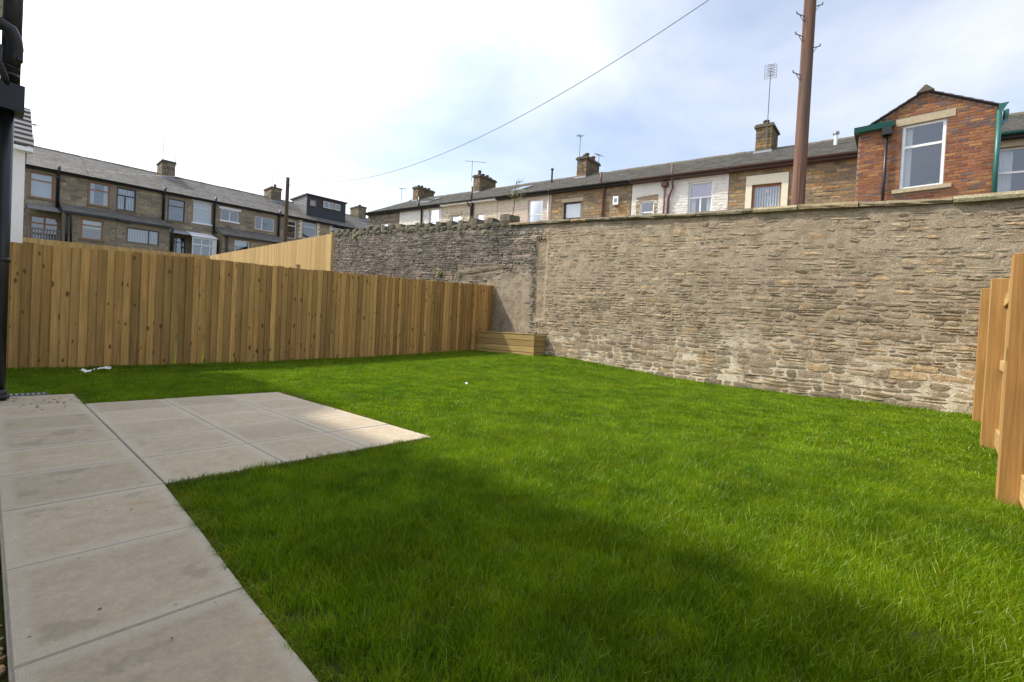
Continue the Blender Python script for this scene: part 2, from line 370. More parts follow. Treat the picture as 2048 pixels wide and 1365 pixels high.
def m_grass():
    n = NT('grass_blade'); n.t.nodes.remove(n.b); p = n.pos()
    big = n.noise(p, 0.7, 5, 0.6, 0.3); med = n.noise(p, 5.0, 4, 0.6); t = n.attr('tint')
    g = n.ramp(med, [(0.25, (0.052, 0.14, 0.006)), (0.5, (0.135, 0.24, 0.008)), (0.75, (0.24, 0.325, 0.012))])
    g = n.mix(n.ramp(big, [(0.35, 0.0), (0.7, 0.65)]), g, (0.225, 0.32, 0.009))
    g = n.mix(1.0, g, n.ramp(n.noise(p, 2.3, 4, 0.6, 0.4), [(0.3, 0.74), (0.7, 1.2)]), 'MULTIPLY')
    c = n.mix(1.0, g, t, 'MULTIPLY')
    dry = n.ramp(n.noise(p, 2.4, 6, 0.7), [(0.62, 0.0), (0.78, 0.35)])
    c = n.mix(dry, c, (0.25, 0.215, 0.06))
    d = n.n('ShaderNodeBsdfDiffuse'); n.l(c, d.inputs[0]); tr = n.n('ShaderNodeBsdfTranslucent'); n.l(n.mix(1.0, c, (1.1, 1.25, 0.6), 'MULTIPLY'), tr.inputs[0])
    gl = n.n('ShaderNodeBsdfGlossy'); gl.inputs['Roughness'].default_value = 0.38; gl.inputs[0].default_value = (0.9, 1, 0.85, 1)
    m1 = n.n('ShaderNodeMixShader'); m1.inputs[0].default_value = 0.42; n.l(d.outputs[0], m1.inputs[1]); n.l(tr.outputs[0], m1.inputs[2])
    m2 = n.n('ShaderNodeMixShader'); m2.inputs[0].default_value = 0.02; n.l(m1.outputs[0], m2.inputs[1]); n.l(gl.outputs[0], m2.inputs[2]); n.l(m2.outputs[0], n.out.inputs[0])
    return n.m
MT['grass'] = m_grass()
def m_soil():
    n = NT('turf_soil'); p = n.pos(); a = n.noise(p, 5, 6, 0.7); b = n.noise(p, 60, 4)
    c = n.ramp(a, [(0.3, (0.045, 0.06, 0.012)), (0.7, (0.075, 0.085, 0.022))])
    n.bump(b, 0.6, 0.02); return n.fin(c, 0.95, 0.1)
MT['soil'] = m_soil()
def m_leaf(name, col):
    n = NT(name); t = n.noise(n.pos(), 8, 3); c = n.mix(t, tuple(x*0.7 for x in col), tuple(x*1.3 for x in col)); n.b.inputs['Subsurface Weight'].default_value = 0.0
    return n.fin(c, 0.6, 0.3)
MT['leaf'] = m_leaf('green_leaf', (0.14, 0.17, 0.035)); MT['bark'] = m_plain('thin_bark', (0.09, 0.07, 0.045), 0.9, 0.1, 0.3, 30)
def m_pole():
    n = NT('creosoted_pole'); o = n.obj(); g = n.noise(n.map(o, (15, 15, 0.45)), 1.0, 7, 0.75, 0.4); b = n.noise(n.map(o, (5, 5, 0.5)), 1.0, 4)
    c = n.mix(n.ramp(g, [(0.34, 0.0), (0.66, 1.0)]), (0.05, 0.028, 0.02), (0.26, 0.145, 0.10)); c = n.mix(n.ramp(b, [(0.45, 0.0), (0.7, 0.7)]), c, (0.13, 0.105, 0.095))
    n.bump(g, 0.8, 0.012); return n.fin(c, 0.85, 0.2)
MT['pole'] = m_pole()
def m_gravel():
    n = NT('river_gravel'); t = n.attr('tint'); a = n.noise(n.pos(), 60, 4, 0.6); c = n.mix(1.0, t, n.ramp(a, [(0.25, 0.7), (0.75, 1.25)]), 'MULTIPLY'); n.bump(a, 0.3, 0.004); return n.fin(c, 0.8, 0.3)
MT['gravel'] = m_gravel()

# ---------------------------------------------------------------- terrain
WX, WK = 9.3, 0.088          # the stone wall stands on x = WX + WK*y
def wallx(y): return WX + WK*y
def gz(x, y):
    return 0.36*smooth((y-2)/6)*(max(0, min(x, 10.2))/10.0)**1.7 + 0.045*smooth((x-3)/4)*(1-smooth((y-2)/5))
def soil_z(x, y):
    k = max(smooth((x-2.5)/0.8), smooth((y-6.3)/0.8)); return gz(x, y)-lerp(0.034, 0.012, k)
def grid(name, xs, ys, zf, m, kind='structure'):
    b = MB(); nx, ny = len(xs), len(ys)
    b.v = [(x, y, zf(x, y)) for y in ys for x in xs]
    b.f = [(j*nx+i, j*nx+i+1, (j+1)*nx+i+1, (j+1)*nx+i) for j in range(ny-1) for i in range(nx-1)]
    o = b.build(name, m, smooth=True, fix=False); tag(o, kind=kind); return o
def fr(a, b, n): return [a+(b-a)*i/n for i in range(n+1)]
grid('ground', fr(-600, 700, 26), fr(-600, 700, 26), lambda x, y: -0.6, MT['soil'])
grid('lawn', fr(-0.6, 10.3, 88), fr(-3.0, 9.62, 100), soil_z, MT['soil'])
def nz(x, y): return gz(x, 9.6)*(1-smooth((y-9.6)/5)) + 2.3*smooth((y-10.5)/5) + 0.02*max(0, y-15.5) + 2.0*smooth((y-30)/10)
no = grid('neighbour_lawn', fr(-8, 11.6, 30), fr(9.62, 62, 70), nz, MT['soil'])
bl = MB(); uu = fr(0, 1, 12); vv = fr(-30, 62, 40)
bl.v = [(lerp(wallx(y)+0.3, 45, u), y, 2.35+0.066*y) for y in vv for u in uu]
bl.f = [(j*13+i, j*13+i+1, (j+1)*13+i+1, (j+1)*13+i) for j in range(40) for i in range(12)]
tag(bl.build('back_lane', MT['hmortar'], fix=False), kind='structure')

# ---------------------------------------------------------------- paving
xs_p = [0.634, 1.236, 1.832, 2.405]; ys_p = [2.885, 3.49, 4.095, 4.70, 5.29, 5.885]
def slab(patio, c, top=0.0):
    # c: four corners anticlockwise (x,y); bevelled concrete flag
    j = rnd.uniform(-0.0015, 0.0015); g = 0.002
    cx = sum(p[0] for p in c)/4; cy = sum(p[1] for p in c)/4
    def ins(p, k): return (p[0]+(k if p[0] < cx else -k), p[1]+(k if p[1] < cy else -k))
    b = MB(); A = [ins(p, g) for p in c]; B = [ins(p, g+0.004) for p in c]
    lv = rnd.uniform(-0.002, 0.002); t = [rnd.uniform(-0.001, 0.001)+top+lv for _ in range(4)]
    vs = [(A[i][0], A[i][1], -0.05) for i in range(4)] + [(A[i][0], A[i][1], t[i]-0.005) for i in range(4)] + [(B[i][0], B[i][1], t[i]) for i in range(4)]
    b.add(vs, [(8, 9, 10, 11)] + [(i, (i+1) % 4, 4+(i+1) % 4, 4+i) for i in range(4)] + [(4+i, 4+(i+1) % 4, 8+(i+1) % 4, 8+i) for i in range(4)])
    uv4 = [(0, 0), (1, 0), (1, 1), (0, 1)]
    b.uv[0] = uv4
    for i in range(4): b.uv[1+i] = [uv4[i], uv4[(i+1) % 4]]*2; b.uv[5+i] = [uv4[i], uv4[(i+1) % 4], uv4[(i+1) % 4], uv4[i]]
    b.build('paving_slab', MT['slab'], patio, fix=False)
pb = MB()
pb.box(0.634, 2.40, 2.89, 5.88, -0.09, -0.0045); pb.box(0.055, 0.63, 2.88, 6.63, -0.09, -0.005); pb.box(0.055, 0.53, 0.0, 2.879, -0.09, -0.0055)
patio = pb.build('patio', MT['bed'], fix=False); tag(patio, kind='structure')
for i in range(3):
    for j in range(5): slab(patio, [(xs_p[i], ys_p[j]), (xs_p[i+1], ys_p[j]), (xs_p[i+1], ys_p[j+1]), (xs_p[i], ys_p[j+1])])
def px(y): return pl(y, [(0, 0.53), (1.03, 0.556), (1.58, 0.573), (2.21, 0.604), (2.885, 0.632)])
yy = [-0.32, 0.31, 0.955, 1.595, 2.222, 2.888, 3.50, 4.115, 4.725, 5.33, 5.94, 6.64]
for a, b_ in zip(yy, yy[1:]): slab(patio, [(0.058, a), (px(a)-0.001, a), (px(b_)-0.001, b_), (0.058, b_)])

# ---------------------------------------------------------------- irregular blocks and rubble
def rockbox(w, d, h, jit, rng, rd=0.18):
    # 3x3x3 surface lattice, corners pulled in
    vs = []; idx = {}
    for i in range(3):
        for j in range(3):
            for k in range(3):
                if i == j == k == 1: continue
                e = (i != 1)+(j != 1)+(k != 1); sh = 1-rd*(0, 0, 0.45, 1)[e]
                idx[i, j, k] = len(vs)
                vs.append(((i-1)*w/2*sh+rng.uniform(-jit, jit), (j-1)*d/2*sh+rng.uniform(-jit, jit), (k-1)*h/2*sh+rng.uniform(-jit, jit)))
    fs = []
    for a in range(2):
        for b in range(2):
            for s_ in (0, 2):
                q = [(a, b), (a+1, b), (a+1, b+1), (a, b+1)]
                fs.append([idx[s_, u, v] for u, v in q]); fs.append([idx[u, s_, v] for u, v in q]); fs.append([idx[u, v, s_] for u, v in q])
    return vs, fs

def stone_face(M, c4, proud, rng, gap=0.012, sink=0.035, nu=4, nv=3, jit=0.006, edge=0.62):
    # c4: (s,z) corners bl, br, tr, tl ; outward is -d
    def bil(u, v):
        return (lerp(lerp(c4[0][0], c4[1][0], u), lerp(c4[3][0], c4[2][0], u), v), lerp(lerp(c4[0][1], c4[1][1], u), lerp(c4[3][1], c4[2][1], u), v))
    w = max(0.02, c4[1][0]-c4[0][0]); h = max(0.02, c4[3][1]-c4[0][1]); gu = min(0.3, gap/2/w); gv = min(0.3, gap/2/h)
    tu, tv = rng.uniform(-0.35, 0.35), rng.uniform(-0.35, 0.35); vs = []; front = {}; ring = []
    for j in range(nv):
        for i in range(nu):
            u, v = i/(nu-1), j/(nv-1); s, z = bil(lerp(gu, 1-gu, u), lerp(gv, 1-gv, v)); e = i in (0, nu-1) or j in (0, nv-1)
            corner = i in (0, nu-1) and j in (0, nv-1)
            s += rng.uniform(-jit, jit)*1.4; z += rng.uniform(-jit, jit)
            if corner: s += (0.5-u)*gap*1.6; z += (0.5-v)*gap*1.2
            d = -proud*(1+(u-0.5)*tu+(v-0.5)*tv)*(edge if e else 1.0)+rng.uniform(-1, 1)*proud*0.25
            front[i, j] = len(vs); vs.append(M(s, d, z))
            if e: ring.append((i, j, s, z))
    per = [(i, 0) for i in range(nu)]+[(nu-1, j) for j in range(1, nv)]+[(i, nv-1) for i in range(nu-2, -1, -1)]+[(0, j) for j in range(nv-2, 0, -1)]
    pos = {(i, j): (s, z) for i, j, s, z in ring}; back = []
    for q in per: back.append(len(vs)); vs.append(M(pos[q][0], sink, pos[q][1]))
    fs = [(front[i, j], front[i+1, j], front[i+1, j+1], front[i, j+1]) for i in range(nu-1) for j in range(nv-1)]
    n = len(per)
    for k in range(n): fs.append((front[per[k]], back[k], back[(k+1) % n], front[per[(k+1) % n]]))
    return vs, fs

def rubble(M, s0, s1, zb, zt, hr, lr, rng, palette, holes=(), wave=0.012, proud=(0.006, 0.028), gap=0.014, split=0.12, nu=4, nv=3, jit=0.006, low=1.0):
    """coursed rubble between heights zb(s) and zt(s); returns [(verts, faces, tint, area, centre)]"""
    hs = []; H = max(zt(s0)-zb(s0), zt(s1)-zb(s1))
    while sum(hs) < H: hs.append(rng.uniform(*hr)*(low if sum(hs) < 1.25 else 1.0))
    tot = sum(hs); acc = [0]
    for h in hs: acc.append(acc[-1]+h/tot)
    n = len(hs)
    ph = [(rng.uniform(0, 6), rng.uniform(0.8, 1.9), rng.uniform(0, 6), rng.uniform(2.5, 4.5)) for _ in range(n+1)]
    def bz(i, s):
        z = lerp(zb(s), zt(s), acc[i])
        if 0 < i < n: z += wave*(math.sin(ph[i][0]+s*ph[i][1])+0.6*math.sin(ph[i][2]+s*ph[i][3]))
        return z
    out = []
    for i in range(n):
        s = s0+rng.uniform(-0.2, 0); hh = hs[i]
        while s < s1-0.02:
            L = rng.uniform(*lr)*(0.65+0.5*hh/((hr[0]+hr[1])/2)); a, b = max(s, s0), min(s+L, s1)
            if s1-b < lr[0]*0.5: b = s1
            s = b
            if b-a < 0.03: continue
            rows = [(0, 1)]
            if hh > (hr[0]+hr[1])/2 and rng.random() < split*2: k = rng.uniform(0.4, 0.6); rows = [(0, k), (k, 1)]
            for r0, r1 in rows:
                jt = lambda: rng.uniform(-jit, jit)
                c4 = [(a+jt()*2, lerp(bz(i, a), bz(i+1, a), r0)+jt()), (b+jt()*2, lerp(bz(i, b), bz(i+1, b), r0)+jt()), (b+jt()*2, lerp(bz(i, b), bz(i+1, b), r1)+jt()), (a+jt()*2, lerp(bz(i, a), bz(i+1, a), r1)+jt())]
                z0 = min(c4[0][1], c4[1][1]); z1 = max(c4[2][1], c4[3][1])
                bad = False
                for (ha, hb, hc, hd) in holes:
                    if a < hb-0.005 and b > ha+0.005 and z0 < hd-0.005 and z1 > hc+0.005:
                        # trim to the side that keeps most of the stone
                        if a < ha and ha-a > 0.06 and (b-ha) < (b-a)*0.85: b2 = ha; c4[1] = (b2, c4[1][1]); c4[2] = (b2, c4[2][1])
                        elif b > hb and b-hb > 0.06 and (hb-a) < (b-a)*0.85: c4[0] = (hb, c4[0][1]); c4[3] = (hb, c4[3][1])
                        elif z0 < hc and hc-z0 > 0.04: c4[2] = (c4[2][0], hc); c4[3] = (c4[3][0], hc)
                        elif z1 > hd and z1-hd > 0.04: c4[0] = (c4[0][0], hd); c4[1] = (c4[1][0], hd)
                        else: bad = True
                if bad or c4[1][0]-c4[0][0] < 0.03 or c4[3][1]-c4[0][1] < 0.02: continue
                base = rng.choice(palette); k = rng.uniform(0.75, 1.25)
                vs, fs = stone_face(M, c4, rng.uniform(*proud), rng, gap, 0.035, nu, nv, jit)
                ctr = M((c4[0][0]+c4[1][0])/2, 0, (c4[0][1]+c4[2][1])/2)
                out.append((vs, fs, tuple(x*k for x in base), (c4[1][0]-c4[0][0])*(c4[3][1]-c4[0][1]), ctr))
    return out
PAL_WALL = [(0.365, 0.285, 0.19), (0.34, 0.27, 0.185), (0.39, 0.30, 0.195), (0.30, 0.24, 0.165), (0.35, 0.275, 0.195), (0.385, 0.28, 0.165), (0.27, 0.215, 0.15), (0.37, 0.28, 0.205), (0.35, 0.28, 0.185)]
PAL_OLD = [(0.16, 0.145, 0.12), (0.20, 0.175, 0.145), (0.12, 0.11, 0.095), (0.25, 0.21, 0.165), (0.17, 0.15, 0.13), (0.22, 0.165, 0.14)]
PAL_HOUSE = [(0.34, 0.25, 0.135), (0.38, 0.26, 0.13), (0.28, 0.21, 0.13), (0.42, 0.24, 0.10), (0.31, 0.24, 0.16), (0.24, 0.18, 0.12)]
PAL_FAR = [(0.35, 0.285, 0.205), (0.38, 0.31, 0.22), (0.30, 0.25, 0.185), (0.39, 0.30, 0.19), (0.27, 0.225, 0.17)]

# ---------------------------------------------------------------- the stone garden wall
ZT = [(-3, 2.98), (-0.63, 3.10), (0.17, 3.18), (1.54, 3.33), (3.34, 3.49), (5.82, 3.75), (7.64, 3.93), (9.7, 4.12), (12.03, 4.36), (15.36, 4.68), (21.6, 5.26), (24, 5.5)]
def zt(y): return pl(y, ZT)
wall = thing('stone_wall', (wallx(6), 6, 0), 'tall old rubble stone wall with flat and upright coping along the lawn', 'wall')
def MW(s, d, z): return (wallx(s)+d, s, z)
b = MB()
ys_w = fr(-3, 24, 440); nzr = 64
def mort_d(y, z):
    p = Vector((y, z, 3.1)); v = noise.fractal(p*3.1, 1.0, 2.0, 4)*0.006+noise.noise(p*0.9)*0.004
    patch = 0.0
    if 7.95 < y < 9.9 and z < 2.75: patch = smooth((y-7.95)/0.15)*smooth((2.75-z+0.25*noise.noise(Vector((y*2, z*2, 0))))/0.3)*0.026
    up = smooth((z-1.7)/0.8)*0.004 if y < 7.5 else 0.0
    slot = 0.035 if (7.53 < y < 7.88 and 1.3 < z < 3.5) else 0.0
    return -0.0025-v-patch-up+slot
for y in ys_w:
    for k in range(nzr+1):
        z = lerp(-0.2, zt(y), k/nzr); b.v.append(MW(y, mort_d(y, z), z))
nn = nzr+1
b.f = [(i*nn+k, (i+1)*nn+k, (i+1)*nn+k+1, i*nn+k+1) for i in range(len(ys_w)-1) for k in range(nzr)]
for y0, y1 in zip(ys_w, ys_w[1:]):
    pass
i0 = len(b.v)
for y in (-3, 3, 9, 15, 24): b.v += [MW(y, 0.46, -0.2), MW(y, 0.46, zt(y)-0.01), MW(y, 0.0, zt(y)-0.01)]
for k in range(4): q = i0+3*k; b.f += [(q, q+1, q+4, q+3), (q+1, q+2, q+5, q+4)]
b.build('mortar', MT['mortar'], wall, smooth=True, fix=False)
rw = random.Random(21)
slot = (7.5, 7.9, 1.3, 3.5)
near = rubble(MW, -3, 7.7, lambda s: -0.15, lambda s: zt(s)-0.005, (0.05, 0.12), (0.10, 0.31), rw, PAL_WALL, [slot], proud=(0.004, 0.019), split=0.16, wave=0.014, jit=0.008, gap=0.018, low=1.5)
lint = (9.35, 11.5, 2.72, 2.95)
old = rubble(MW, 7.7, 24, lambda s: -0.15+0.05*max(0, s-9), lambda s: zt(s)-0.005, (0.055, 0.125), (0.10, 0.34), rw, PAL_OLD, [slot, lint], proud=(0.006, 0.034), split=0.12, wave=0.018, jit=0.009)
for k in range(13):                                   # little stones stacked in the straight joint
    z = 1.32+k*0.168; vs, fs = stone_face(MW, [(7.56, z), (7.85, z+rw.uniform(-.01, .01)), (7.84, z+0.155), (7.57, z+0.15)], 0.0, rw, 0.02, 0.08)
    vs = [(v[0]+0.03, v[1], v[2]) for v in vs]; old.append((vs, fs, rw.choice(PAL_WALL), 0.04, MW(7.7, 0, z)))
for a, b2, z in ((9.4, 11.4, 2.75),):
    vs, fs = stone_face(MW, [(a, z+0.06), (b2, z-0.02), (b2, z+0.16), (a, z+0.2)], 0.035, rw, 0.012, 0.04, 7, 3); old.append((vs, fs, (0.16, 0.14, 0.11), 0.4, MW(10, 0, 2.8)))
# stones in the worn, re-pointed lower part of the old length keep the tan colour
def tint_fix(st):
    vs, fs, t, a, c = st
    if c[1] > 7.7 and c[2] < 2.9+0.3*noise.noise(Vector((c[1], c[2], 0))) and c[1] < 12: t = tuple(x*y for x, y in zip(t, (1.35, 1.3, 1.2)))
    if 7.7 < c[1] < 9.0 and c[2] > 3.55: t = tuple(x*1.5 for x in t)
    return (vs, fs, t, a, c)
old = [tint_fix(s) for s in old]
allst = near+old
def vis(st):
    c = st[4]
    if c[1] < -1.15 or c[1] > 21.5: return 0
    if c[1] > 9.5 and c[2] < 2.2+0.02*(c[1]-9.5): return 0
    if c[2] < gz(c[0], min(c[1], 9.5)): return 0
    return st[3]*abs(c[0])/((c[0]**2+c[1]**2)**1.5)
order = sorted(range(len(allst)), key=lambda i: -vis(allst[i]))
pick = set(order[:300]); bn = MB(); bo = MB()
for i, (vs, fs, t, a, c) in enumerate(allst):
    if i in pick:
        q = MB(); q.add(vs, fs, t); q.build('stone', MT['stone'] if c[1] < 7.7 else MT['stone_old'], wall, fix=False)
    else: (bn if c[1] < 7.7 else bo).add(vs, fs, t)
tag(bn.build('stonework', MT['stone'], wall, fix=False), kind='stuff'); tag(bo.build('sooty_stonework', MT['stone_old'], wall, fix=False), kind='stuff')
# flat coping flags
y = -2.9
edges = [-2.9, -2.0, -1.12, -0.42]
while edges[-1] < 8.6: edges.append(edges[-1]+rw.uniform(0.5, 1.15))
edges[-1] = 9.0
pale = {1, 2}
for i, (a, b2) in enumerate(zip(edges, edges[1:])):
    smoothf = i in pale or (a < 2.0 < b2)
    L = b2-a; q = MB(); n = max(3, int(L/0.16)); th = rw.uniform(0.075, 0.10); ov = rw.uniform(0.05, 0.085); j = 0.004 if smoothf else 0.016
    rows = []
    for k in range(n+1):
        s = lerp(a+0.006, b2-0.006, k/n); z = zt(s)-0.004
        rows.append([MW(s, -ov+rw.uniform(-j, j), z+rw.uniform(0, j)), MW(s, -ov-0.012+rw.uniform(-j, j), z+th*0.5+rw.uniform(-j, j)*.5), MW(s, -ov+0.015+rw.uniform(-j, j), z+th+rw.uniform(-j, j)*0.6), MW(s, 0.2, z+th+0.012+rw.uniform(-j, j)*0.6), MW(s, 0.5, z+th), MW(s, 0.5, z)])
    for rr in rows: q.v += rr
    for k in range(n):
        for m_ in range(6): q.f.append((k*6+m_, k*6+(m_+1) % 6, (k+1)*6+(m_+1) % 6, (k+1)*6+m_))
    q.f += [tuple(range(6)), tuple(n*6+m_ for m_ in range(5, -1, -1))]
    q.tint = True; tcol = (0.36, 0.31, 0.19) if smoothf else rw.choice([(0.23, 0.19, 0.12), (0.20, 0.17, 0.115), (0.27, 0.21, 0.12)]); q.ft = [tcol]*len(q.f)
    q.build('coping_stone', MT['stone'], wall)
# upright coping stones on the old length
y = 9.02; k = 0
while y < 22.5:
    wdt = rw.uniform(0.30, 0.38); tall = k % 2 == 0; h = rw.uniform(0.28, 0.37) if tall else rw.uniform(0.13, 0.20)
    if k == 0: wdt, h = 0.42, 0.40
    vs, fs = rockbox(wdt*0.97, 0.50, h, 0.024, rw, 0.13)
    c = MW(y+wdt/2, 0.19, zt(y+wdt/2)+h/2-0.025)
    lean = rw.uniform(-0.06, 0.10)
    q = MB(); q.add([(c[0]+v[1], c[1]+v[0]+lean*v[2], c[2]+v[2]) for v in vs], fs, rw.choice([(0.15, 0.135, 0.095), (0.19, 0.165, 0.11), (0.12, 0.115, 0.075)]))
    q.build('coping_stone', MT['stone_old'], wall); y += wdt; k += 1

# ---------------------------------------------------------------- fences
def board_mesh(name, wd, h, m, flip=False, gap=0.0):
    b = MB(); t0, t1 = 0.026, 0.006; r = 0.003
    x0, x1 = 0.0, wd
    P = [(x0, -0.009, 0), (x1-gap, 0, 0), (x1-gap, -t1, 0), (x0, -t0, 0), (x0, -0.009, h), (x1, 0, h), (x1, -t1, h), (x0, -t0, h)]
    fs = [(0, 3, 2, 1), (4, 5, 6, 7), (0, 1, 5, 4), (1, 2, 6, 5), (2, 3, 7, 6), (3, 0, 4, 7)]
    me = bpy.data.meshes.new(name); me.from_pydata(P, [], fs); me.materials.append(m); me.update(); return me
YF = 9.56
FT = [(0.0, 1.80), (0.2, 1.81), (1.14, 1.85), (2.03, 1.915), (4.23, 2.0), (6.69, 2.13), (9.49, 2.27), (10.2, 2.31)]
fence = thing('garden_fence', (5, YF, 0.1), 'long close-board timber fence across the far side of the lawn, knotty and shaded', 'fence')
BV = [board_mesh('fence_board', wd, 2.2, MT['fence']) for wd in (0.120, 0.124, 0.128, 0.132)]
BG = board_mesh('fence_board_split', 0.098, 2.2, MT['fence'], gap=0.020)
x = -1.3; k = 0; rf = random.Random(5)
while x < 10.02:
    pitch_ = rf.uniform(0.094, 0.112); z = pl(x, FT)+rf.uniform(-0.011, 0.011)
    gapb = (abs(x-2.10) < 0.055 or abs(x-2.50) < 0.055)
    o = link('board', BG if gapb else rf.choice(BV), (x, YF+rf.uniform(-0.002, 0.002), z-2.2), fence)
    if gapb: pitch_ = 0.099
    o.rotation_euler = (rf.uniform(-0.003, 0.003), rf.uniform(-0.004, 0.004), rf.uniform(-0.02, 0.02)); x += pitch_; k += 1
for zr in (0.45, 1.0, 1.6):
    q = MB(); n = 12
    for i in range(n):
        xa, xb = lerp(-1.3, 10.1, i/n), lerp(-1.3, 10.1, (i+1)/n); za, zb_ = pl(xa, FT)-1.85+zr, pl(xb, FT)-1.85+zr
        q.add([(xa, YF+.022, za), (xb, YF+.022, zb_), (xb, YF+.06, zb_), (xa, YF+.06, za), (xa, YF+.022, za+.08), (xb, YF+.022, zb_+.08), (xb, YF+.06, zb_+.08), (xa, YF+.06, za+.08)], [(0, 3, 2, 1), (4, 5, 6, 7), (0, 1, 5, 4), (2, 3, 7, 6)])
    q.build('rail', MT['fence'], fence)
for xp in (0.9, 3.3, 5.7, 8.1, 10.0):
    q = MB(); zt_ = pl(xp, FT)-0.06; q.box(xp-.05, xp+.05, YF+.062, YF+.16, -0.2, zt_); q.build('post', MT['fence'], fence)

# neighbour's fences
def panel_fence(name, label, A, B, zfun, m, hgt=1.9, pitch_=0.105, end_post=False):
    A, B = Vector(A), Vector(B); L = (B-A).length; d = (B-A)/L; nrm = Vector((d.y, -d.x))
    t = thing(name, ((A.x+B.x)/2, (A.y+B.y)/2, zfun(0.5)-hgt), label, 'fence'); q = MB(); s = 0; rg = random.Random(3)
    while s < L:
        e = min(s+pitch_, L); za = zfun(s/L)+rg.uniform(-0.008, 0.008); o0 = rg.uniform(0, 0.006)
        pa, pb_ = A+d*s, A+d*(e+0.015); P = []
        for zz in (za-hgt, za):
            P += [(*(pa+nrm*(0.017+o0)), zz), (*(pb_+nrm*(0.005+o0)), zz), (*pb_, zz), (*pa, zz)]
        tn = rg.uniform(0.8, 1.15); q.add(P, [(0, 3, 2, 1), (4, 5, 6, 7), (0, 1, 5, 4), (1, 2, 6, 5), (2, 3, 7, 6), (3, 0, 4, 7)], (tn, tn*rg.uniform(.95, 1.0), tn*rg.uniform(.85, 1.0))); s = e
    q.build('boards', m, t, fix=False)['kind'] = 'stuff'
    if end_post:
        p = MB(); a = A-d*0.05; p.box(a.x-0.05, a.x+0.05, a.y-0.05, a.y+0.05, zfun(0)-hgt, zfun(0)+0.03); p.build('post', MT['fence2'], t)
    p = MB()
    for zr in (0.3, 1.0, 1.6):
        for k in range(6):
            pa, pb_ = A+d*(L*k/6), A+d*(L*(k+1)/6); za, zb_ = zfun(k/6)-hgt+zr, zfun((k+1)/6)-hgt+zr; o1, o2 = nrm*-0.002, nrm*-0.04
            p.add([(*(pa+o1), za), (*(pb_+o1), zb_), (*(pb_+o2), zb_), (*(pa+o2), za), (*(pa+o1), za+.08), (*(pb_+o1), zb_+.08), (*(pb_+o2), zb_+.08), (*(pa+o2), za+.08)], [(0, 3, 2, 1), (4, 5, 6, 7), (0, 1, 5, 4), (2, 3, 7, 6)])
    p.build('rail', m, t); return t
def m_tintwood():
    n = NT('distant_fence_timber'); t = n.attr('tint'); p = n.pos(); g = n.noise(n.map(p, (30, 30, 1.5)), 1.0, 4); c = n.mix(g, (0.42, 0.27, 0.105), (0.60, 0.42, 0.19))
    k = n.vor(n.map(p, (7, 7, 2.6)), 1.0); c = n.mix(n.ramp(k.outputs['Distance'], [(0.07, 0.7), (0.11, 0.0)]), c, (0.12, 0.06, 0.02))
    return n.fin(n.mix(1.0, c, t, 'MULTIPLY'), 0.75, 0.25)
MT['fence3'] = m_tintwood()
# nrm = (d.y,-d.x): A->B chosen so the boards face the garden
panel_fence('side_fence', 'bright new board fence rising to the end of the sooty stone wall', (8.0, 29.15), (8.0, 15.62), lambda t: lerp(4.31, 4.10, t), MT['fence3'], 2.1)
q = thing('fence_end_post', (7.98, 15.55, 2.2), 'square timber end post of the bright side fence beside the sooty wall', 'post')
p = MB(); p.box(7.93, 8.04, 15.5, 15.61, 2.0, 4.13); p.build('shaft', MT['fence2'], q)
panel_fence('rear_fence', 'sunless strip of board fence behind the knotty fence, below the stone terrace', (-3.0, 29.2), (8.0, 29.2), lambda t: lerp(3.78, 4.31, t), MT['fence3'], 2.1)
q = thing('timber_post', (6.05, 13.8, 1.3), 'short timber post top peeping over the knotty fence', 'post'); p = MB(); p.box(6.0, 6.1, 13.75, 13.85, 1.2, 2.58); p.build('shaft', MT['fence2'], q)
p = MB(); p.box(5.99, 6.11, 13.74, 13.86, 2.58, 2.60); p.build('cap', MT['fence2'], q)

# right-hand fence, seen from its post side
FP = [(1.75, -0.34, 1.40), (3.95, -0.46, 1.50), (6.15, -0.585, 1.62), (8.38, -0.71, 1.77)]
rfence = thing('post_and_rail_fence', (6, -0.6, 0.05), 'timber fence seen from its post and rail side at the right edge of the lawn', 'fence')
for (x, y, zt_) in FP:
    q = MB(); e = 0.004
    w2 = .15; q.add([(x, y-w2, -.3), (x+.1, y-w2, -.3), (x+.1, y, -.3), (x, y, -.3), (x, y-w2, zt_-e), (x+.1, y-w2, zt_-e), (x+.1, y, zt_-e), (x, y, zt_-e), (x+e, y-w2+e, zt_), (x+.1-e, y-w2+e, zt_), (x+.1-e, y-e, zt_), (x+e, y-e, zt_)],
          [(0, 1, 5, 4), (1, 2, 6, 5), (2, 3, 7, 6), (3, 0, 4, 7), (4, 5, 9, 8), (5, 6, 10, 9), (6, 7, 11, 10), (7, 4, 8, 11), (8, 9, 10, 11)])
    q.build('post', MT['post'], rfence)
segs = list(zip(FP, FP[1:]))+[(FP[3], (9.3, -0.765, 1.8))]
for (A, B) in segs:
    for fz, hh in ((0.0, 0.10), (0.47, 0.085), (0.90, 0.15)):
        xa, xb = A[0]+0.1, B[0]; ya, yb = A[1]-0.085, B[1]-0.085; za, zb_ = lerp(A[2]-0.06, 0.10, fz/0.98), lerp(B[2]-0.16 if fz == 0 else B[2]-0.06, 0.10, fz/0.98)
        q = MB(); q.add([(xa, ya-.045, za-hh), (xb, yb-.045, zb_-hh), (xb, yb, zb_-hh), (xa, ya, za-hh), (xa, ya-.045, za), (xb, yb-.045, zb_), (xb, yb, zb_), (xa, ya, za)], [(0, 3, 2, 1), (4, 5, 6, 7), (0, 1, 5, 4), (2, 3, 7, 6), (0, 4, 7, 3), (1, 2, 6, 5)])
        q.build('rail', MT['rail'], rfence)
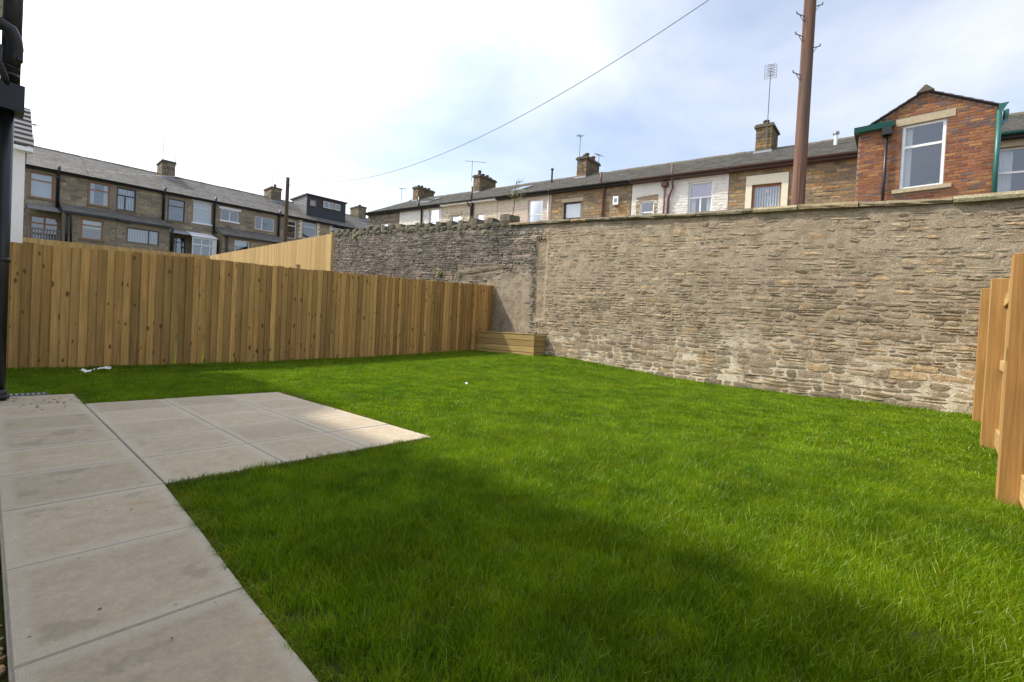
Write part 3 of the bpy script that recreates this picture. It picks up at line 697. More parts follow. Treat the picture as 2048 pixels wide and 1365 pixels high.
RB = board_mesh('back_board', 0.122, 1.75, MT['rail'])
RB = board_mesh('back_board', 0.122, 1.85, MT['fence2'])
x = 1.0
while x < 9.2:
    y = pl(x, [(1.75, -0.34), (9.3, -0.765)])-0.135 if x > 1.75 else -0.475; zt_ = pl(x, [(1.75, 1.36), (3.95, 1.46), (6.15, 1.56), (8.4, 1.72), (9.3, 1.75)])
    o = link('board', RB, (x+0.12, y, zt_-1.80), rfence); o.rotation_euler = (0, 0, R(180)-0.056); x += 0.103

# ---------------------------------------------------------------- timber planter in the corner
pt = thing('timber_planter', (9.7, 8.4, 0.3), 'low raised planter box of green-treated planks in the corner of fence and wall', 'planter')
x0, y0, y1 = 9.44, 7.38, 9.50
for k in range(4):
    z0 = 0.25+k*0.158; z1 = z0+0.146
    q = MB(); q.box(x0, x0+0.045, y0+0.002, y1, z0, z1); q.build('plank', MT['plank'], pt)
    q = MB(); q.box(x0+0.047, wallx(y0)-0.02, y0, y0+0.045, z0, z1); q.build('plank', MT['plank'], pt)
q = MB(); q.box(x0-0.012, x0+0.09, y0-0.01, y1, 0.884, 0.912); q.build('cap', MT['plank'], pt)
q = MB(); q.box(x0+0.092, wallx(y0)-0.02, y0-0.01, y0+0.09, 0.884, 0.912); q.build('cap', MT['plank'], pt)
q = MB(); q.box(x0+0.05, wallx(8)-0.03, y0+0.05, y1-0.01, 0.2, 0.80); q.build('soil', MT['soil'], pt)
for (cx_, cy_) in ((x0+.046, y0+.046), (x0+.046, y1-.12)):
    q = MB(); q.box(cx_, cx_+.07, cy_, cy_+.07, .1, .883); q.build('corner_post', MT['plank'], pt)
q = MB(); q.box(x0+.0455, x0+.049, y0+.12, y1-.13, .2, .88); q.build('dark_backing', MT['void'], pt)  # thin dark sheet behind the gaps between the planks

# ---------------------------------------------------------------- house building kit
def facade(M, s0, s1, z0, z1, holes, m, name, parent, rev=0.16):
    ss = sorted(set([s0, s1]+[h for H in holes for h in H[:2]])); zs = sorted(set([z0, z1]+[h for H in holes for h in H[2:]]))
    ss = [s for s in ss if s0 <= s <= s1]; zs = [z for z in zs if z0 <= z <= z1]; b = MB()
    for a, c in zip(ss, ss[1:]):
        for d, e in zip(zs, zs[1:]):
            if any(H[0] < (a+c)/2 < H[1] and H[2] < (d+e)/2 < H[3] for H in holes): continue
            b.quad(M(a, 0, d), M(c, 0, d), M(c, 0, e), M(a, 0, e))
    for H in holes:
        a, c, d, e = H
        b.quad(M(a, 0, d), M(a, rev, d), M(a, rev, e), M(a, 0, e)); b.quad(M(c, 0, d), M(c, 0, e), M(c, rev, e), M(c, rev, d))
        b.quad(M(a, 0, e), M(a, rev, e), M(c, rev, e), M(c, 0, e)); b.quad(M(a, 0, d), M(c, 0, d), M(c, rev, d), M(a, rev, d))
    b.tint = True; b.ft = [(0.30, 0.23, 0.15)]*len(b.f)
    return b.build(name, m, parent, fix=False)
def window(parent, M, s0, s1, z0, z1, fm, trans=(), mull=(), low_mull=(), blind=None, sill=None, lintel=None, sm=None, fw=0.055, d0=0.07, name='window'):
    b = MB(); g = 0.003; s0 += g; s1 -= g; z0 += g; z1 -= g
    b.box(s0, s0+fw, d0, d0+.07, z0, z1, M); b.box(s1-fw, s1, d0, d0+.07, z0, z1, M); b.box(s0+fw, s1-fw, d0, d0+.07, z1-fw, z1, M); b.box(s0+fw, s1-fw, d0, d0+.07, z0, z0+fw, M)
    zts = [lerp(z0, z1, t) for t in trans]
    for zt_ in zts: b.box(s0+fw, s1-fw, d0+.004, d0+.066, zt_-fw*.5, zt_+fw*.5, M)
    for t in mull: sm_ = lerp(s0, s1, t); b.box(sm_-fw*.55, sm_+fw*.55, d0+.006, d0+.064, z0+fw, z1-fw, M)
    for t in low_mull: sm_ = lerp(s0, s1, t); b.box(sm_-fw*.5, sm_+fw*.5, d0+.006, d0+.064, z0+fw, (zts[0] if zts else z1)-fw*.5, M)
    w_ = b.build(name, fm, parent)
    # panes: one for each light
    rows = [z0+fw]+zts+[z1-fw]
    for za, zb_ in zip(rows, rows[1:]):
        cols = [s0+fw]+[lerp(s0, s1, t) for t in (mull or (low_mull if zb_ <= (zts[0] if zts else z1) else ()))]+[s1-fw]
        for sa, sb in zip(cols, cols[1:]):
            p = MB(); p.quad(M(sa, d0+.035, za), M(sb, d0+.035, za), M(sb, d0+.035, zb_), M(sa, d0+.035, zb_)); p.build('pane', MT['glass'], w_, fix=False)
    if blind == 'full':
        p = MB(); p.quad(M(s0, .19, z0), M(s1, .19, z0), M(s1, .19, z1), M(s0, .19, z1)); p.build('blind', MT['curtain'], w_, fix=False)
    elif blind in ('top', 'lilac'):
        p = MB(); zz = lerp(z0, z1, 0.66 if blind == 'lilac' else 0.55); p.quad(M(s0, .19, zz), M(s1, .19, zz), M(s1, .19, z1), M(s0, .19, z1)); p.build('blind', MT['lilac' if blind == 'lilac' else 'curtain'], w_, fix=False)
    elif blind == 'vert':
        p = MB(); n = int((s1-s0)/0.085)
        for k in range(n): a = lerp(s0, s1, k/n); p.quad(M(a, .18, z0), M(a+.062, .21, z0), M(a+.062, .21, z1), M(a, .18, z1))
        p.build('blind', MT['curtain'], w_, fix=False)
    if blind in ('curt', 'lilac'):
        for sa, sb in ((s0, lerp(s0, s1, .27)), (lerp(s0, s1, .73), s1)):
            p = MB(); n = 8
            for k in range(n):
                a, c = lerp(sa, sb, k/n), lerp(sa, sb, (k+1)/n); p.quad(M(a, .18+.03*(k % 2), z0), M(c, .18+.03*((k+1) % 2), z0), M(c, .18+.03*((k+1) % 2), z1), M(a, .18+.03*(k % 2), z1))
            p.build('curtain', MT['curtain'], w_, fix=False)
    if sill: p = MB(); p.box(s0-.09, s1+.09, -.07, .10, z0-.10, z0-.004, M); p.build('sill', sm or sill, w_)
    if lintel: p = MB(); p.box(s0-.14, s1+.14, -.035, .12, z1+.004, z1+.19, M); p.build('lintel', sm or lintel, w_)
    return w_
def roof(parent, M, s0, s1, eave, ridge, dr, m, over=0.25, name='roof', back=True, course=0.21):
    b = MB(); L = math.hypot(dr+over, ridge-eave); n = int(L/course); st = 0.028
    def pt_(t): return (lerp(-over, dr, t), lerp(eave, ridge, t))
    for k in range(n):
        d1, z1 = pt_(k/n); d2, z2 = pt_((k+1)/n); a = k*course
        b.quad(M(s0, d1, z1+st), M(s1, d1, z1+st), M(s1, d2, z2+0.002), M(s0, d2, z2+0.002), uv=[(s0, a), (s1, a), (s1, a+course), (s0, a+course)])
        b.quad(M(s0, d1, z1-.02 if k == 0 else z1), M(s1, d1, z1-.02 if k == 0 else z1), M(s1, d1, z1+st), M(s0, d1, z1+st), uv=[(s0, a+.1), (s1, a+.1), (s1, a+.1), (s0, a+.1)])
    b.quad(M(s0, -over, eave-.02), M(s1, -over, eave-.02), M(s1, dr, ridge-.07), M(s0, dr, ridge-.07), uv=[(0, 0), (1, 0), (1, 1), (0, 1)])
    if back: b.quad(M(s0, dr, ridge), M(s1, dr, ridge), M(s1, 2*dr+over, eave), M(s0, 2*dr+over, eave), uv=[(s0, 0), (s1, 0), (s1, L), (s0, L)])
    return b.build(name, m, parent, fix=False)
def ridge_tiles(parent, M, s0, s1, ridge, dr, m, L=0.45):
    b = MB(); s = s0; rg = random.Random(int(s0*10))
    while s < s1-0.05:
        e = min(s+L, s1); dz = rg.uniform(-.008, .012); pr = [(dr-.16, ridge-.06+dz), (dr-.06, ridge+.055+dz), (dr+.06, ridge+.055+dz), (dr+.16, ridge-.06+dz)]
        vs = [M(s+.006, d, z) for d, z in pr]+[M(e-.006, d, z+.006) for d, z in pr]; b.add(vs, [(0, 1, 5, 4), (1, 2, 6, 5), (2, 3, 7, 6), (0, 3, 2, 1), (4, 5, 6, 7)]); s = e
    o = b.build('ridge_tiles', m, parent, fix=False); return o
def chimney(parent, M, s0, s1, d0, d1, z0, z1, rng, pots=4, m='stone_house', pal=PAL_HOUSE, sides=1):
    b = MB(); b.box(s0, s1, d0, d1, z0, z1, M); b.tint = True; b.ft = [(0.10, 0.085, 0.06)]*len(b.f)
    ch = b.build('chimney', MT[m], parent)
    q = MB()
    def Mf(s, d, z): return M(s, d0+d, z)
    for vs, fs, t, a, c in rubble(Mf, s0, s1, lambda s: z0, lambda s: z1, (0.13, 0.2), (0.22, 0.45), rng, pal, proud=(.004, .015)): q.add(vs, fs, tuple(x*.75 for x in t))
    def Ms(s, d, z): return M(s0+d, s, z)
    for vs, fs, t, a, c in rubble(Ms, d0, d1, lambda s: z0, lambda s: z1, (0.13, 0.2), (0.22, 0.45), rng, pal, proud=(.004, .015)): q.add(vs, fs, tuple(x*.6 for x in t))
    q.build('stonework', MT[m], ch, fix=False)['kind'] = 'stuff'
    p = MB(); p.box(s0-.07, s1+.07, d0-.07, d1+.07, z1, z1+.09, M); p.box(s0-.03, s1+.03, d0-.03, d1+.03, z1+.09, z1+.16, M); p.tint = True; p.ft = [(0.13, 0.11, 0.075)]*len(p.f); p.build('chimney_cap', MT[m], ch)
    f = MB(); f.box(s0-.05, s1+.05, d0-.12, d0-.012, z0-.02, z0+.16, M); f.build('flashing', MT['lead'], ch)
    for k in range(pots):
        t = (k+.5)/pots; c = Vector(M(lerp(s0, s1, .5)+rng.uniform(-.05, .05), lerp(d0+.1, d1-.1, t), z1+.15)) if d1-d0 > s1-s0 else Vector(M(lerp(s0+.1, s1-.1, t), (d0+d1)/2, z1+.15))
        h = rng.choice([.16, .22, .36]); r_ = rng.uniform(.10, .125); g = MB(); g.tube([c, c+Vector((0, 0, h*.75)), c+Vector((0, 0, h*.76)), c+Vector((0, 0, h))], [r_*1.05, r_*.9, r_*1.12, r_*1.12], 10); g.build('chimney_pot', MT['pot' if rng.random() < .4 else 'dkpot'], ch)
    return ch
def gutter(parent, M, s0, s1, eave, m, fm, over=0.25):
    b = MB(); n = 5; prof = [(-over-.11+.055*(1-math.cos(math.pi*k/n)), eave-.03-.06*math.sin(math.pi*k/n)) for k in range(n+1)]
    for k in range(n):
        (da, za), (db, zb_) = prof[k], prof[k+1]; b.quad(M(s0, da, za), M(s1, da, za), M(s1, db, zb_), M(s0, db, zb_))
        b.quad(M(s0, da*.99-.004, za-.004), M(s1, da*.99-.004, za-.004), M(s1, db, zb_-.006), M(s0, db, zb_-.006))
    b.build('gutter', m, parent, fix=False)
    f = MB(); f.box(s0, s1, -over+.012, -.0, eave-.17, eave-.035, M); f.build('fascia', fm, parent)
def pipe(parent, pts, r, m, name='downpipe', coll=True):
    b = MB(); b.tube(pts, r, 8)
    a, c = Vector(pts[0]), Vector(pts[-1])
    return b.build(name, m, parent, smooth=True)
def body(parent, M, s0, s1, dep, z0, eave, ridge, m):
    b = MB(); i = 0.006
    for s in (s0+i, s1-i): b.poly([M(s, 0.0, z0), M(s, dep, z0), M(s, dep, eave-.05), M(s, dep/2, ridge-.1), M(s, 0.0, eave-.05)])
    b.quad(M(s0+i, dep, z0), M(s1-i, dep, z0), M(s1-i, dep, eave), M(s0+i, dep, eave)); b.tint = True; b.ft = [(.2, .16, .11)]*len(b.f)
    b.build('rear_walls', m, parent, fix=False)
def stonework(parent, M, s0, s1, z0, z1, holes, rng, pal, m, hr=(.10, .19), lr=(.2, .5), name='stonework', proud=(.004, .018), nu=3, nv=3):
    q = MB()
    for vs, fs, t, a, c in rubble(M, s0+.004, s1-.004, lambda s: z0, lambda s: z1, hr, lr, rng, pal, holes, wave=.006, proud=proud, gap=.018, split=.08, nu=nu, nv=nv): q.add(vs, fs, t)
    o = q.build(name, m, parent, fix=False); o['kind'] = 'stuff'; return o

# ---------------------------------------------------------------- right-hand terrace (beyond the lane)
KR = 0.066
def MR(s, d, z): return (19+d, s, z+KR*s)
EV, RG, DR = 7.42, 9.36, 3.8
rr_ = random.Random(77)
def house_right(s0, s1, label, wmat, pal, wins, gm, fm, mort='hmortar', ridge_m='ridge', rubble_on=True, extra_holes=()):
    t = thing('terraced_house', MR((s0+s1)/2, 3.8, 2.4), label, 'house', 'terraced houses beyond the stone wall')
    holes = [w_[:4] for w_ in wins]
    facade(MR, s0, s1, 2.2, EV, holes, MT[wmat] if wmat != 'stone_house' else MT[mort], 'wall', t)
    if rubble_on: stonework(t, MR, s0, s1, 4.6, EV-.03, [(a-(.14 if len(k) and k.get('lintel') else 0), b-(-.14 if k.get('lintel') else 0), c-(.1 if k.get('sill') else 0), d+(.19 if k.get('lintel') else 0)) for a, b, c, d, k in wins]+list(extra_holes), rr_, pal, MT[wmat], proud=(.004, .018) if wmat == 'stone_house' else (.005, .02))
    body(t, MR, s0, s1, 7.6, 2.2, EV, RG, MT['stone_house'])
    for a, b, c, d, k in wins: window(t, MR, a, b, c, d, **k)
    r = roof(t, MR, s0, s1, EV, RG, DR, MT['slate']); ridge_tiles(r, MR, s0, s1, RG, DR, MT['ridge']); gutter(t, MR, s0, s1, EV, gm, fm)
    return t, r
U, SS = MT['upvc'], MT['sandstone']
h1, r1 = house_right(27.5, 31.6, 'far end stone house of the right terrace, next to the white one', 'stone_house', PAL_OLD, [(28.9, 29.9, 5.6, 6.55, dict(fm=U, trans=(.6,)))], MT['black'], MT['dkfascia'])
h2, r2 = house_right(22.86, 27.49, 'small bright white painted house with an open dark window and black downpipe', 'white_stone', PAL_HOUSE, [(23.2, 24.2, 5.5, 7.2, dict(fm=U, trans=(.5,), sill=U))], MT['black'], MT['dkfascia'])
h3, r3 = house_right(18.02, 22.84, 'cream painted house with bare stone above one window, behind the upright coping', 'cream_stone', PAL_HOUSE, [(21.03, 22.0, 5.2, 6.64, dict(fm=U, trans=(.7,), sill=SS, lintel=SS)), (19.12, 19.72, 5.2, 6.6, dict(fm=U, trans=(.6,)))], MT['black'], MT['upvc'])
h4, r4 = house_right(14.2, 18.0, 'pinkish cream house with one tall white sash window', 'pink_stone', PAL_HOUSE, [(14.75, 15.74, 5.3, 7.08, dict(fm=U, trans=(.55,), blind='curt', sill=SS))], MT['black'], MT['dkfascia'])
h5, r5 = house_right(9.7, 14.18, 'bare tan stone house with a dark brown window and white alarm box', 'stone_house', PAL_HOUSE, [(12.38, 13.4, 5.3, 6.74, dict(fm=MT['dkbrown'], trans=(.45,), blind='full', lintel=SS))], MT['black'], MT['dkfascia'])
h6, r6 = house_right(5.56, 9.68, 'white painted stone house with peeling patch round its small window', 'white_stone', PAL_HOUSE, [(8.62, 9.24, 5.4, 6.44, dict(fm=U, trans=(.55,))), (6.17, 7.13, 5.2, 7.06, dict(fm=U, trans=(.66,), low_mull=(.5,), blind='lilac', sill=SS))], MT['fascia'], MT['fascia'], extra_holes=[(8.42, 8.62, 5.4, 6.7), (9.24, 9.46, 5.4, 6.65), (8.6, 9.3, 6.44, 6.72)])
h7, r7 = house_right(1.30, 5.54, 'tan stone house behind the tall pole, brown window in a cream surround', 'stone_house', PAL_HOUSE, [(3.72, 4.70, 5.2, 6.68, dict(fm=MT['brown'], trans=(.42,), blind='vert'))], MT['fascia'], MT['fascia'], extra_holes=[(3.5, 4.92, 5.0, 7.05)])
h8, r8 = house_right(-3.6, 1.28, 'brick gabled house at the right end with teal gutters', 'stone_house', PAL_HOUSE, [(-2.95, -1.74, 5.2, 7.06, dict(fm=U, trans=(.62,), blind='curt', sill=SS, lintel=SS))], MT['teal'], MT['dkfascia'])
# peeled-paint patch: bare stones
q = MB()
for vs, fs, t, a, c in rubble(MR, 8.42, 8.62, lambda s: 5.4, lambda s: 6.7, (.12, .2), (.1, .2), rr_, PAL_HOUSE, proud=(.004, .012))+rubble(MR, 9.24, 9.46, lambda s: 5.4, lambda s: 6.65, (.12, .2), (.1, .2), rr_, PAL_HOUSE, proud=(.004, .012)): q.add(vs, fs, t)
vs, fs = stone_face(MR, [(8.44, 6.47), (9.42, 6.46), (9.44, 6.66), (8.46, 6.73)], .012, rr_); q.add(vs, fs, (.33, .25, .17))
tag(q.build('bare_stones', MT['stone_house'], h6, fix=False), kind='stuff')
# cream surround
q = MB(); q.box(3.50, 3.715, -.05, .1, 5.0, 6.69, MR); q.box(4.705, 4.92, -.05, .1, 5.0, 6.69, MR); q.box(3.50, 4.92, -.052, .1, 6.692, 7.04, MR); q.build('window_surround', MT['cream'], h7)
# alarm box
q = MB(); q.box(10.29, 10.55, -.16, -.02, 6.38, 6.76, MR); ab = q.build('alarm_box', MT['upvc'], h5)
q = MB(); q.box(10.36, 10.48, -.175, -.162, 6.50, 6.66, MR); q.build('vent_grille', MT['grate'], ab)
# downpipes
def zl(s, d, z): return MR(s, d, z)
pipe(h2, [zl(24.95, -.3, 8.0), zl(24.95, -.3, 7.4), zl(24.9, -.08, 7.15), zl(24.9, -.08, 4)], .06, MT['black'])
pipe(h3, [zl(20.0, -.2, 8.2), zl(20.0, -.2, 7.3), zl(20.0, -.09, 7.2), zl(20.0, -.09, 4)], .065, MT['black'])
pipe(h3, [zl(20.3, -.3, 7.36), zl(20.25, -.12, 7.1), zl(20.12, -.1, 7.0), zl(20.12, -.1, 4)], .045, MT['black'])
pipe(h4, [zl(14.35, -.07, 7.3), zl(14.33, -.07, 4)], .03, MT['upvc'])
pipe(h5, [zl(11.22, -.2, 7.95), zl(11.22, -.2, 7.55), zl(11.1, -.09, 7.2), zl(11.08, -.09, 4)], .06, MT['rpipe'])
pipe(h6, [zl(8.14, -.09, 7.4), zl(8.10, -.09, 4)], .042, MT['rpipe'])
q = MB(); q.box(8.0, 8.26, -.2, -.03, 6.98, 7.16, MR); q.build('hopper', MT['rpipe'], h6)
pipe(h6, [zl(7.78, -.22, 7.85), zl(7.78, -.22, 7.3), zl(7.76, -.12, 6.9), zl(7.92, -.1, 6.55), zl(7.95, -.1, 6.4), zl(7.95, -.1, 4)], .05, MT['rpipe'])
# chimneys on the ridge
def rch(r, s0, s1, ztop, pots, d0=3.35, d1=4.35): return chimney(r, MR, s0, s1, d0, d1, 9.0, ztop, rr_, pots)
rch(r1, 29.9, 30.6, 10.12, 4, 3.3, 4.9); rch(r2, 22.95, 23.6, 10.2, 4, 3.3, 4.9); rch(r4, 14.3, 14.95, 10.18, 4, 3.3, 4.7); rch(r7, 4.85, 5.5, 10.22, 3, 3.3, 4.4)
# roof lights, flues
for (r, a, b_, t0, t1) in ((r2, 25.7, 27.2, .35, .62), (r4, 17.0, 17.9, .3, .55)):
    za, zb_ = lerp(EV, RG, t0), lerp(EV, RG, t1); da, db = lerp(-.25, DR, t0), lerp(-.25, DR, t1); q = MB()
    P = [MR(a, da, za+.03), MR(b_, da, za+.03), MR(b_, db, zb_+.03), MR(a, db, zb_+.03), MR(a, da, za+.10), MR(b_, da, za+.10), MR(b_, db, zb_+.10), MR(a, db, zb_+.10)]
    q.add(P, [(0, 3, 2, 1), (0, 1, 5, 4), (1, 2, 6, 5), (2, 3, 7, 6), (3, 0, 4, 7), (4, 5, 6, 7)]); k = q.build('roof_light', MT['grate'], r)
    e = .1; q = MB(); q.quad(MR(a+e, lerp(da, db, .1), lerp(za, zb_, .1)+.108), MR(b_-e, lerp(da, db, .1), lerp(za, zb_, .1)+.108), MR(b_-e, lerp(da, db, .9), lerp(za, zb_, .9)+.108), MR(a+e, lerp(da, db, .9), lerp(za, zb_, .9)+.108)); q.build('pane', MT['glass'], k, fix=False)
q = MB(); q.tube([MR(16.2, 2.6, 8.6), MR(16.2, 2.6, 9.55)], .055, 8); q.tube([MR(16.2, 2.6, 9.55), MR(16.2, 2.6, 9.63)], .085, 8); q.build('flue', MT['black'], r4)
q = MB(); q.tube([MR(2.42, 2.3, 8.5), MR(2.42, 2.3, 9.05)], .06, 8); q.build('flue', MT['upvc'], r7); q = MB(); q.tube([MR(2.42, 2.3, 9.05), MR(2.42, 2.3, 9.13)], .11, 8); q.build('flue_cap', MT['galv'], r7)

# brick outrigger of the last house
XE = 15.5; yL, yR, zE, zA = 1.24, -1.38, 6.82, 7.56
def ME(s, d, z): return (XE+d, s, z)
hole = (-0.51, 0.33, 5.14, 6.80)
bw = MB()
zc0 = 4.3
for a, b_ in ((yR, hole[0]), (hole[1], yL)): bw.quad(ME(a, 0, zc0), ME(b_, 0, zc0), ME(b_, 0, zE), ME(a, 0, zE))
bw.quad(ME(hole[0], 0, zc0), ME(hole[1], 0, zc0), ME(hole[1], 0, hole[2]), ME(hole[0], 0, hole[2])); bw.quad(ME(hole[0], 0, hole[3]), ME(hole[1], 0, hole[3]), ME(hole[1], 0, zE), ME(hole[0], 0, zE))
mid = (yL+yR)/2
bw.poly([ME(yR, 0, zE), ME(yL, 0, zE), ME(mid, 0, zA)])
for (a, c, d, e) in (hole,):
    bw.quad(ME(a, 0, d), ME(a, .15, d), ME(a, .15, e), ME(a, 0, e)); bw.quad(ME(c, 0, d), ME(c, .15, d), ME(c, .15, e), ME(c, 0, e)); bw.quad(ME(a, 0, e), ME(c, 0, e), ME(c, .15, e), ME(a, .15, e)); bw.quad(ME(a, 0, d), ME(c, 0, d), ME(c, .15, d), ME(a, .15, d))
ext = bw.build('extension_wall', MT['bmortar'], h8, fix=False)
sb = MB(); sb.quad(ME(yL, 0, 2.2), ME(yL, 3.5, 2.2), ME(yL, 3.5, zE), ME(yL, 0, zE)); sb.quad(ME(yR, 0, 2.2), ME(yR, 3.5, 2.2), ME(yR, 3.5, zE), ME(yR, 0, zE)); sb.quad(ME(yR, 0, 2.2), ME(yL, 0, 2.2), ME(yL, 0, zc0), ME(yR, 0, zc0)); sb.build('extension_sides', MT['sidebrick'], h8, fix=False)
BRP = [(0.286, 0.116, 0.052), (0.254, 0.097, 0.048), (0.317, 0.139, 0.056), (0.239, 0.089, 0.048), (0.278, 0.112, 0.052), (0.340, 0.167, 0.068), (0.293, 0.124, 0.052), (0.200, 0.116, 0.091), (0.176, 0.104, 0.087), (0.262, 0.104, 0.052)]
rb = random.Random(4); bricks = []; row = 0; z = 4.32
lin = (-0.66, 0.47, 6.80, 6.985); sil = (-0.66, 0.47, 5.04, 5.14)
while z < zA-0.04:
    lim = (yL-mid) if z+.065 < zE else (yL-mid)*(zA-(z+.065))/(zA-zE)
    s = yR-(0.1125 if row % 2 else 0)
    while s < yL:
        a, b_ = max(s+.005, mid-lim+.004, yR+.002), min(s+.22, mid+lim-.004, yL-.002); s += .225
        parts = [(a, b_)]
        for H in (hole, lin, sil):
            np_ = []
            for (u, v) in parts:
                if z+.065 > H[2]+.004 and z < H[3]-.004 and v > H[0] and u < H[1]:
                    if u < H[0]-.03: np_.append((u, H[0]-.004))
                    if v > H[1]+.03: np_.append((H[1]+.004, v))
                else: np_.append((u, v))
            parts = np_
        for u, v in parts:
            if v-u > .03: bricks.append((u, v, z))
    z += .075; row += 1
bricks.sort(key=lambda t: -(t[2] > 4.92)*(t[1]-t[0]))
rest = MB(); cache = {}
for i, (u, v, z) in enumerate(bricks):
    k = rb.uniform(.8, 1.2); t = tuple(x*k for x in rb.choice(BRP)); pr = rb.uniform(.004, .010)
    def bx(B, o=(0, 0, 0)):
        e = .004; B.add([(o[0]+.01, o[1]+u-(u if o != (0, 0, 0) else 0), z-o[2]*0)]*0, [])
    vs = [(XE+.01, u, z), (XE+.01, v, z), (XE+.01, v, z+.065), (XE+.01, u, z+.065), (XE-pr, u+.004, z+.004), (XE-pr, v-.004, z+.004+rb.uniform(-.002, .002)), (XE-pr, v-.004, z+.061), (XE-pr, u+.004, z+.061+rb.uniform(-.002, .002))]
    fs = [(4, 5, 6, 7), (0, 1, 5, 4), (1, 2, 6, 5), (2, 3, 7, 6), (3, 0, 4, 7)]
    if i < 300: q = MB(); q.add(vs, fs, t); q.build('brick', MT['brick'], ext, fix=False)
    else: rest.add(vs, fs, t)
tag(rest.build('brickwork', MT['brick'], ext, fix=False), kind='stuff')
we = window(h8, ME, hole[0], hole[1], hole[2], hole[3], MT['upvc'], trans=(.66,), blind=None, fw=.06, d0=.05)
q = MB(); q.box(lin[0]+.003, lin[1]-.003, -.02, .14, lin[2]+.004, lin[3]-.003, ME); q.build('lintel', MT['sandstone'], we)
q = MB(); q.box(sil[0], sil[1], -.08, .12, sil[2]+.003, sil[3]-.004, ME); q.build('sill', MT['sandstone'], we)
q = MB()                                           # net curtain at the left jamb and plant on the sill
for k in range(5): a = .27-.03*k; q.quad(ME(a, .17+.02*(k % 2), 5.2), ME(a-.03, .17+.02*((k+1) % 2), 5.2), ME(a-.03, .17+.02*((k+1) % 2), 6.75), ME(a, .17+.02*(k % 2), 6.75))
q.build('curtain', MT['curtain'], we, fix=False)
q = MB()
for k in range(14):
    a = rb.uniform(-.4, .1); zz = 5.2; q.poly([ME(a, .2, zz), ME(a+rb.uniform(-.1, .1), .2, zz+rb.uniform(.06, .16)), ME(a+.03, .21, zz+.02)])
q.build('pot_plant', MT['leaf'], we, fix=False)
# gable roof of the outrigger
er = MB(); oh = .10; th = .06
for sgn, ye in ((1, yL+.10), (-1, yR-.10)):
    ze = zE-(.10)*(zA-zE)/((yL-yR)/2)
    n = 8
    for k in range(n):
        ya, yb_, za, zb_ = lerp(ye, mid, k/n), lerp(ye, mid, (k+1)/n), lerp(ze, zA+.0, k/n), lerp(ze, zA, (k+1)/n)
        P = [(XE-oh, ya, za+.02), (XE-oh, yb_, zb_+.02), (XE+3.6, yb_, zb_+.02), (XE+3.6, ya, za+.02), (XE-oh, ya, za+.05), (XE-oh, yb_, zb_+.035), (XE+3.6, yb_, zb_+.035), (XE+3.6, ya, za+.05)]
        er.add(P, [(4, 5, 6, 7), (0, 1, 5, 4), (3, 2, 1, 0), (0, 4, 7, 3)])
ero = er.build('extension_roof', MT['tile'], h8, fix=False)
q = MB(); q.prism([(mid-.17, zA-.03), (mid-.02, zA+.13), (mid+.02, zA+.13), (mid+.17, zA-.03)], XE-oh-.03, XE+3.6, lambda a, b_, c: (b_, a, c)); q.build('ridge_tiles', MT['ridge'], ero)
# teal gutters and pipes of the outrigger
q = MB(); q.add([ME(.50, -.16, 6.80), ME(yL+.1, -.16, 6.80), ME(yL+.1, -.012, 6.80), ME(.50, -.012, 6.80), ME(.50, -.20, 6.93), ME(yL+.1, -.20, 6.93), ME(yL+.1, -.012, 6.93), ME(.50, -.012, 6.93)], [(0, 3, 2, 1), (0, 1, 5, 4), (1, 2, 6, 5), (2, 3, 7, 6), (3, 0, 4, 7), (4, 5, 6, 7)]); q.build('front_gutter', MT['teal'], h8)
q = MB(); q.box(.54, .74, -.2, -.012, 6.60, 6.79, ME); q.build('hopper', MT['black'], h8)
pipe(h8, [ME(.645, -.1, 6.62), ME(.645, -.08, 4.2)], .036, MT['black'])
q = MB(); q.add([(XE-.12, yR-.02, 6.55), (XE-.02, yR-.02, 6.55), (XE-.02, yR-.10, 6.80), (XE-.12, yR-.16, 6.84), (XE-.12, yR+.0, 6.84), (XE-.02, yR+.0, 6.84), (XE-.02, yR-.16, 6.84)], [(0, 1, 5, 4), (0, 4, 3), (1, 2, 6, 5), (0, 3, 2, 1), (3, 4, 5, 6)]); q.build('gutter_end', MT['teal'], h8)
pipe(h8, [ME(yR-.02, -.07, 6.7), ME(yR-.02, -.07, 4.2)], .05, MT['teal'])
pipe(h8, [ME(yR-.16, .25, 6.80), ME(yR-.16, .25, 6.55), ME(yR-.06, .0, 6.40), ME(yR-.02, -.05, 6.3)], .05, MT['teal'])

# ---------------------------------------------------------------- far terrace on the left
KL = 0.03
def ML(s, d, z): return (s, 42+d, z+KL*s)
EL, RL, DL = 9.80, 12.0, 4.0
rl = random.Random(99)
def house_left(s0, s1, label, wins, gut='black'):
    t = thing('terraced_house', ML((s0+s1)/2, 4, 4.4), label, 'house', 'stone terrace beyond the rear fences')
    holes = [w_[:4] for w_ in wins]
    facade(ML, s0, s1, 4.0, EL, holes, MT['fmortar'], 'wall', t)
    stonework(t, ML, s0, s1, 5.2, EL-.1, [(a-.12, b_+.12, c-.12, d+.1) for a, b_, c, d, k in wins], rl, PAL_FAR, MT['stone_far'], (.14, .24), (.25, .6))
    body(t, ML, s0, s1, 8, 4.0, EL, RL, MT['stone_far'])
    for a, b_, c, d, k in wins:
        wn_ = window(t, ML, a, b_, c, d, **k)
    r = roof(t, ML, s0, s1, EL, RL, DL, MT['slate_far'], course=.25); ridge_tiles(r, ML, s0, s1, RL, DL, MT['ridge']); gutter(t, ML, s0, s1, EL, MT['black'], MT['dkfascia'])
    return t, r
BR, DB = MT['brown'], MT['dkbrown']; FS = m_plain('grimy_sandstone', (0.21, 0.17, 0.11), .9, .1, .3, 8); MT['fs'] = FS
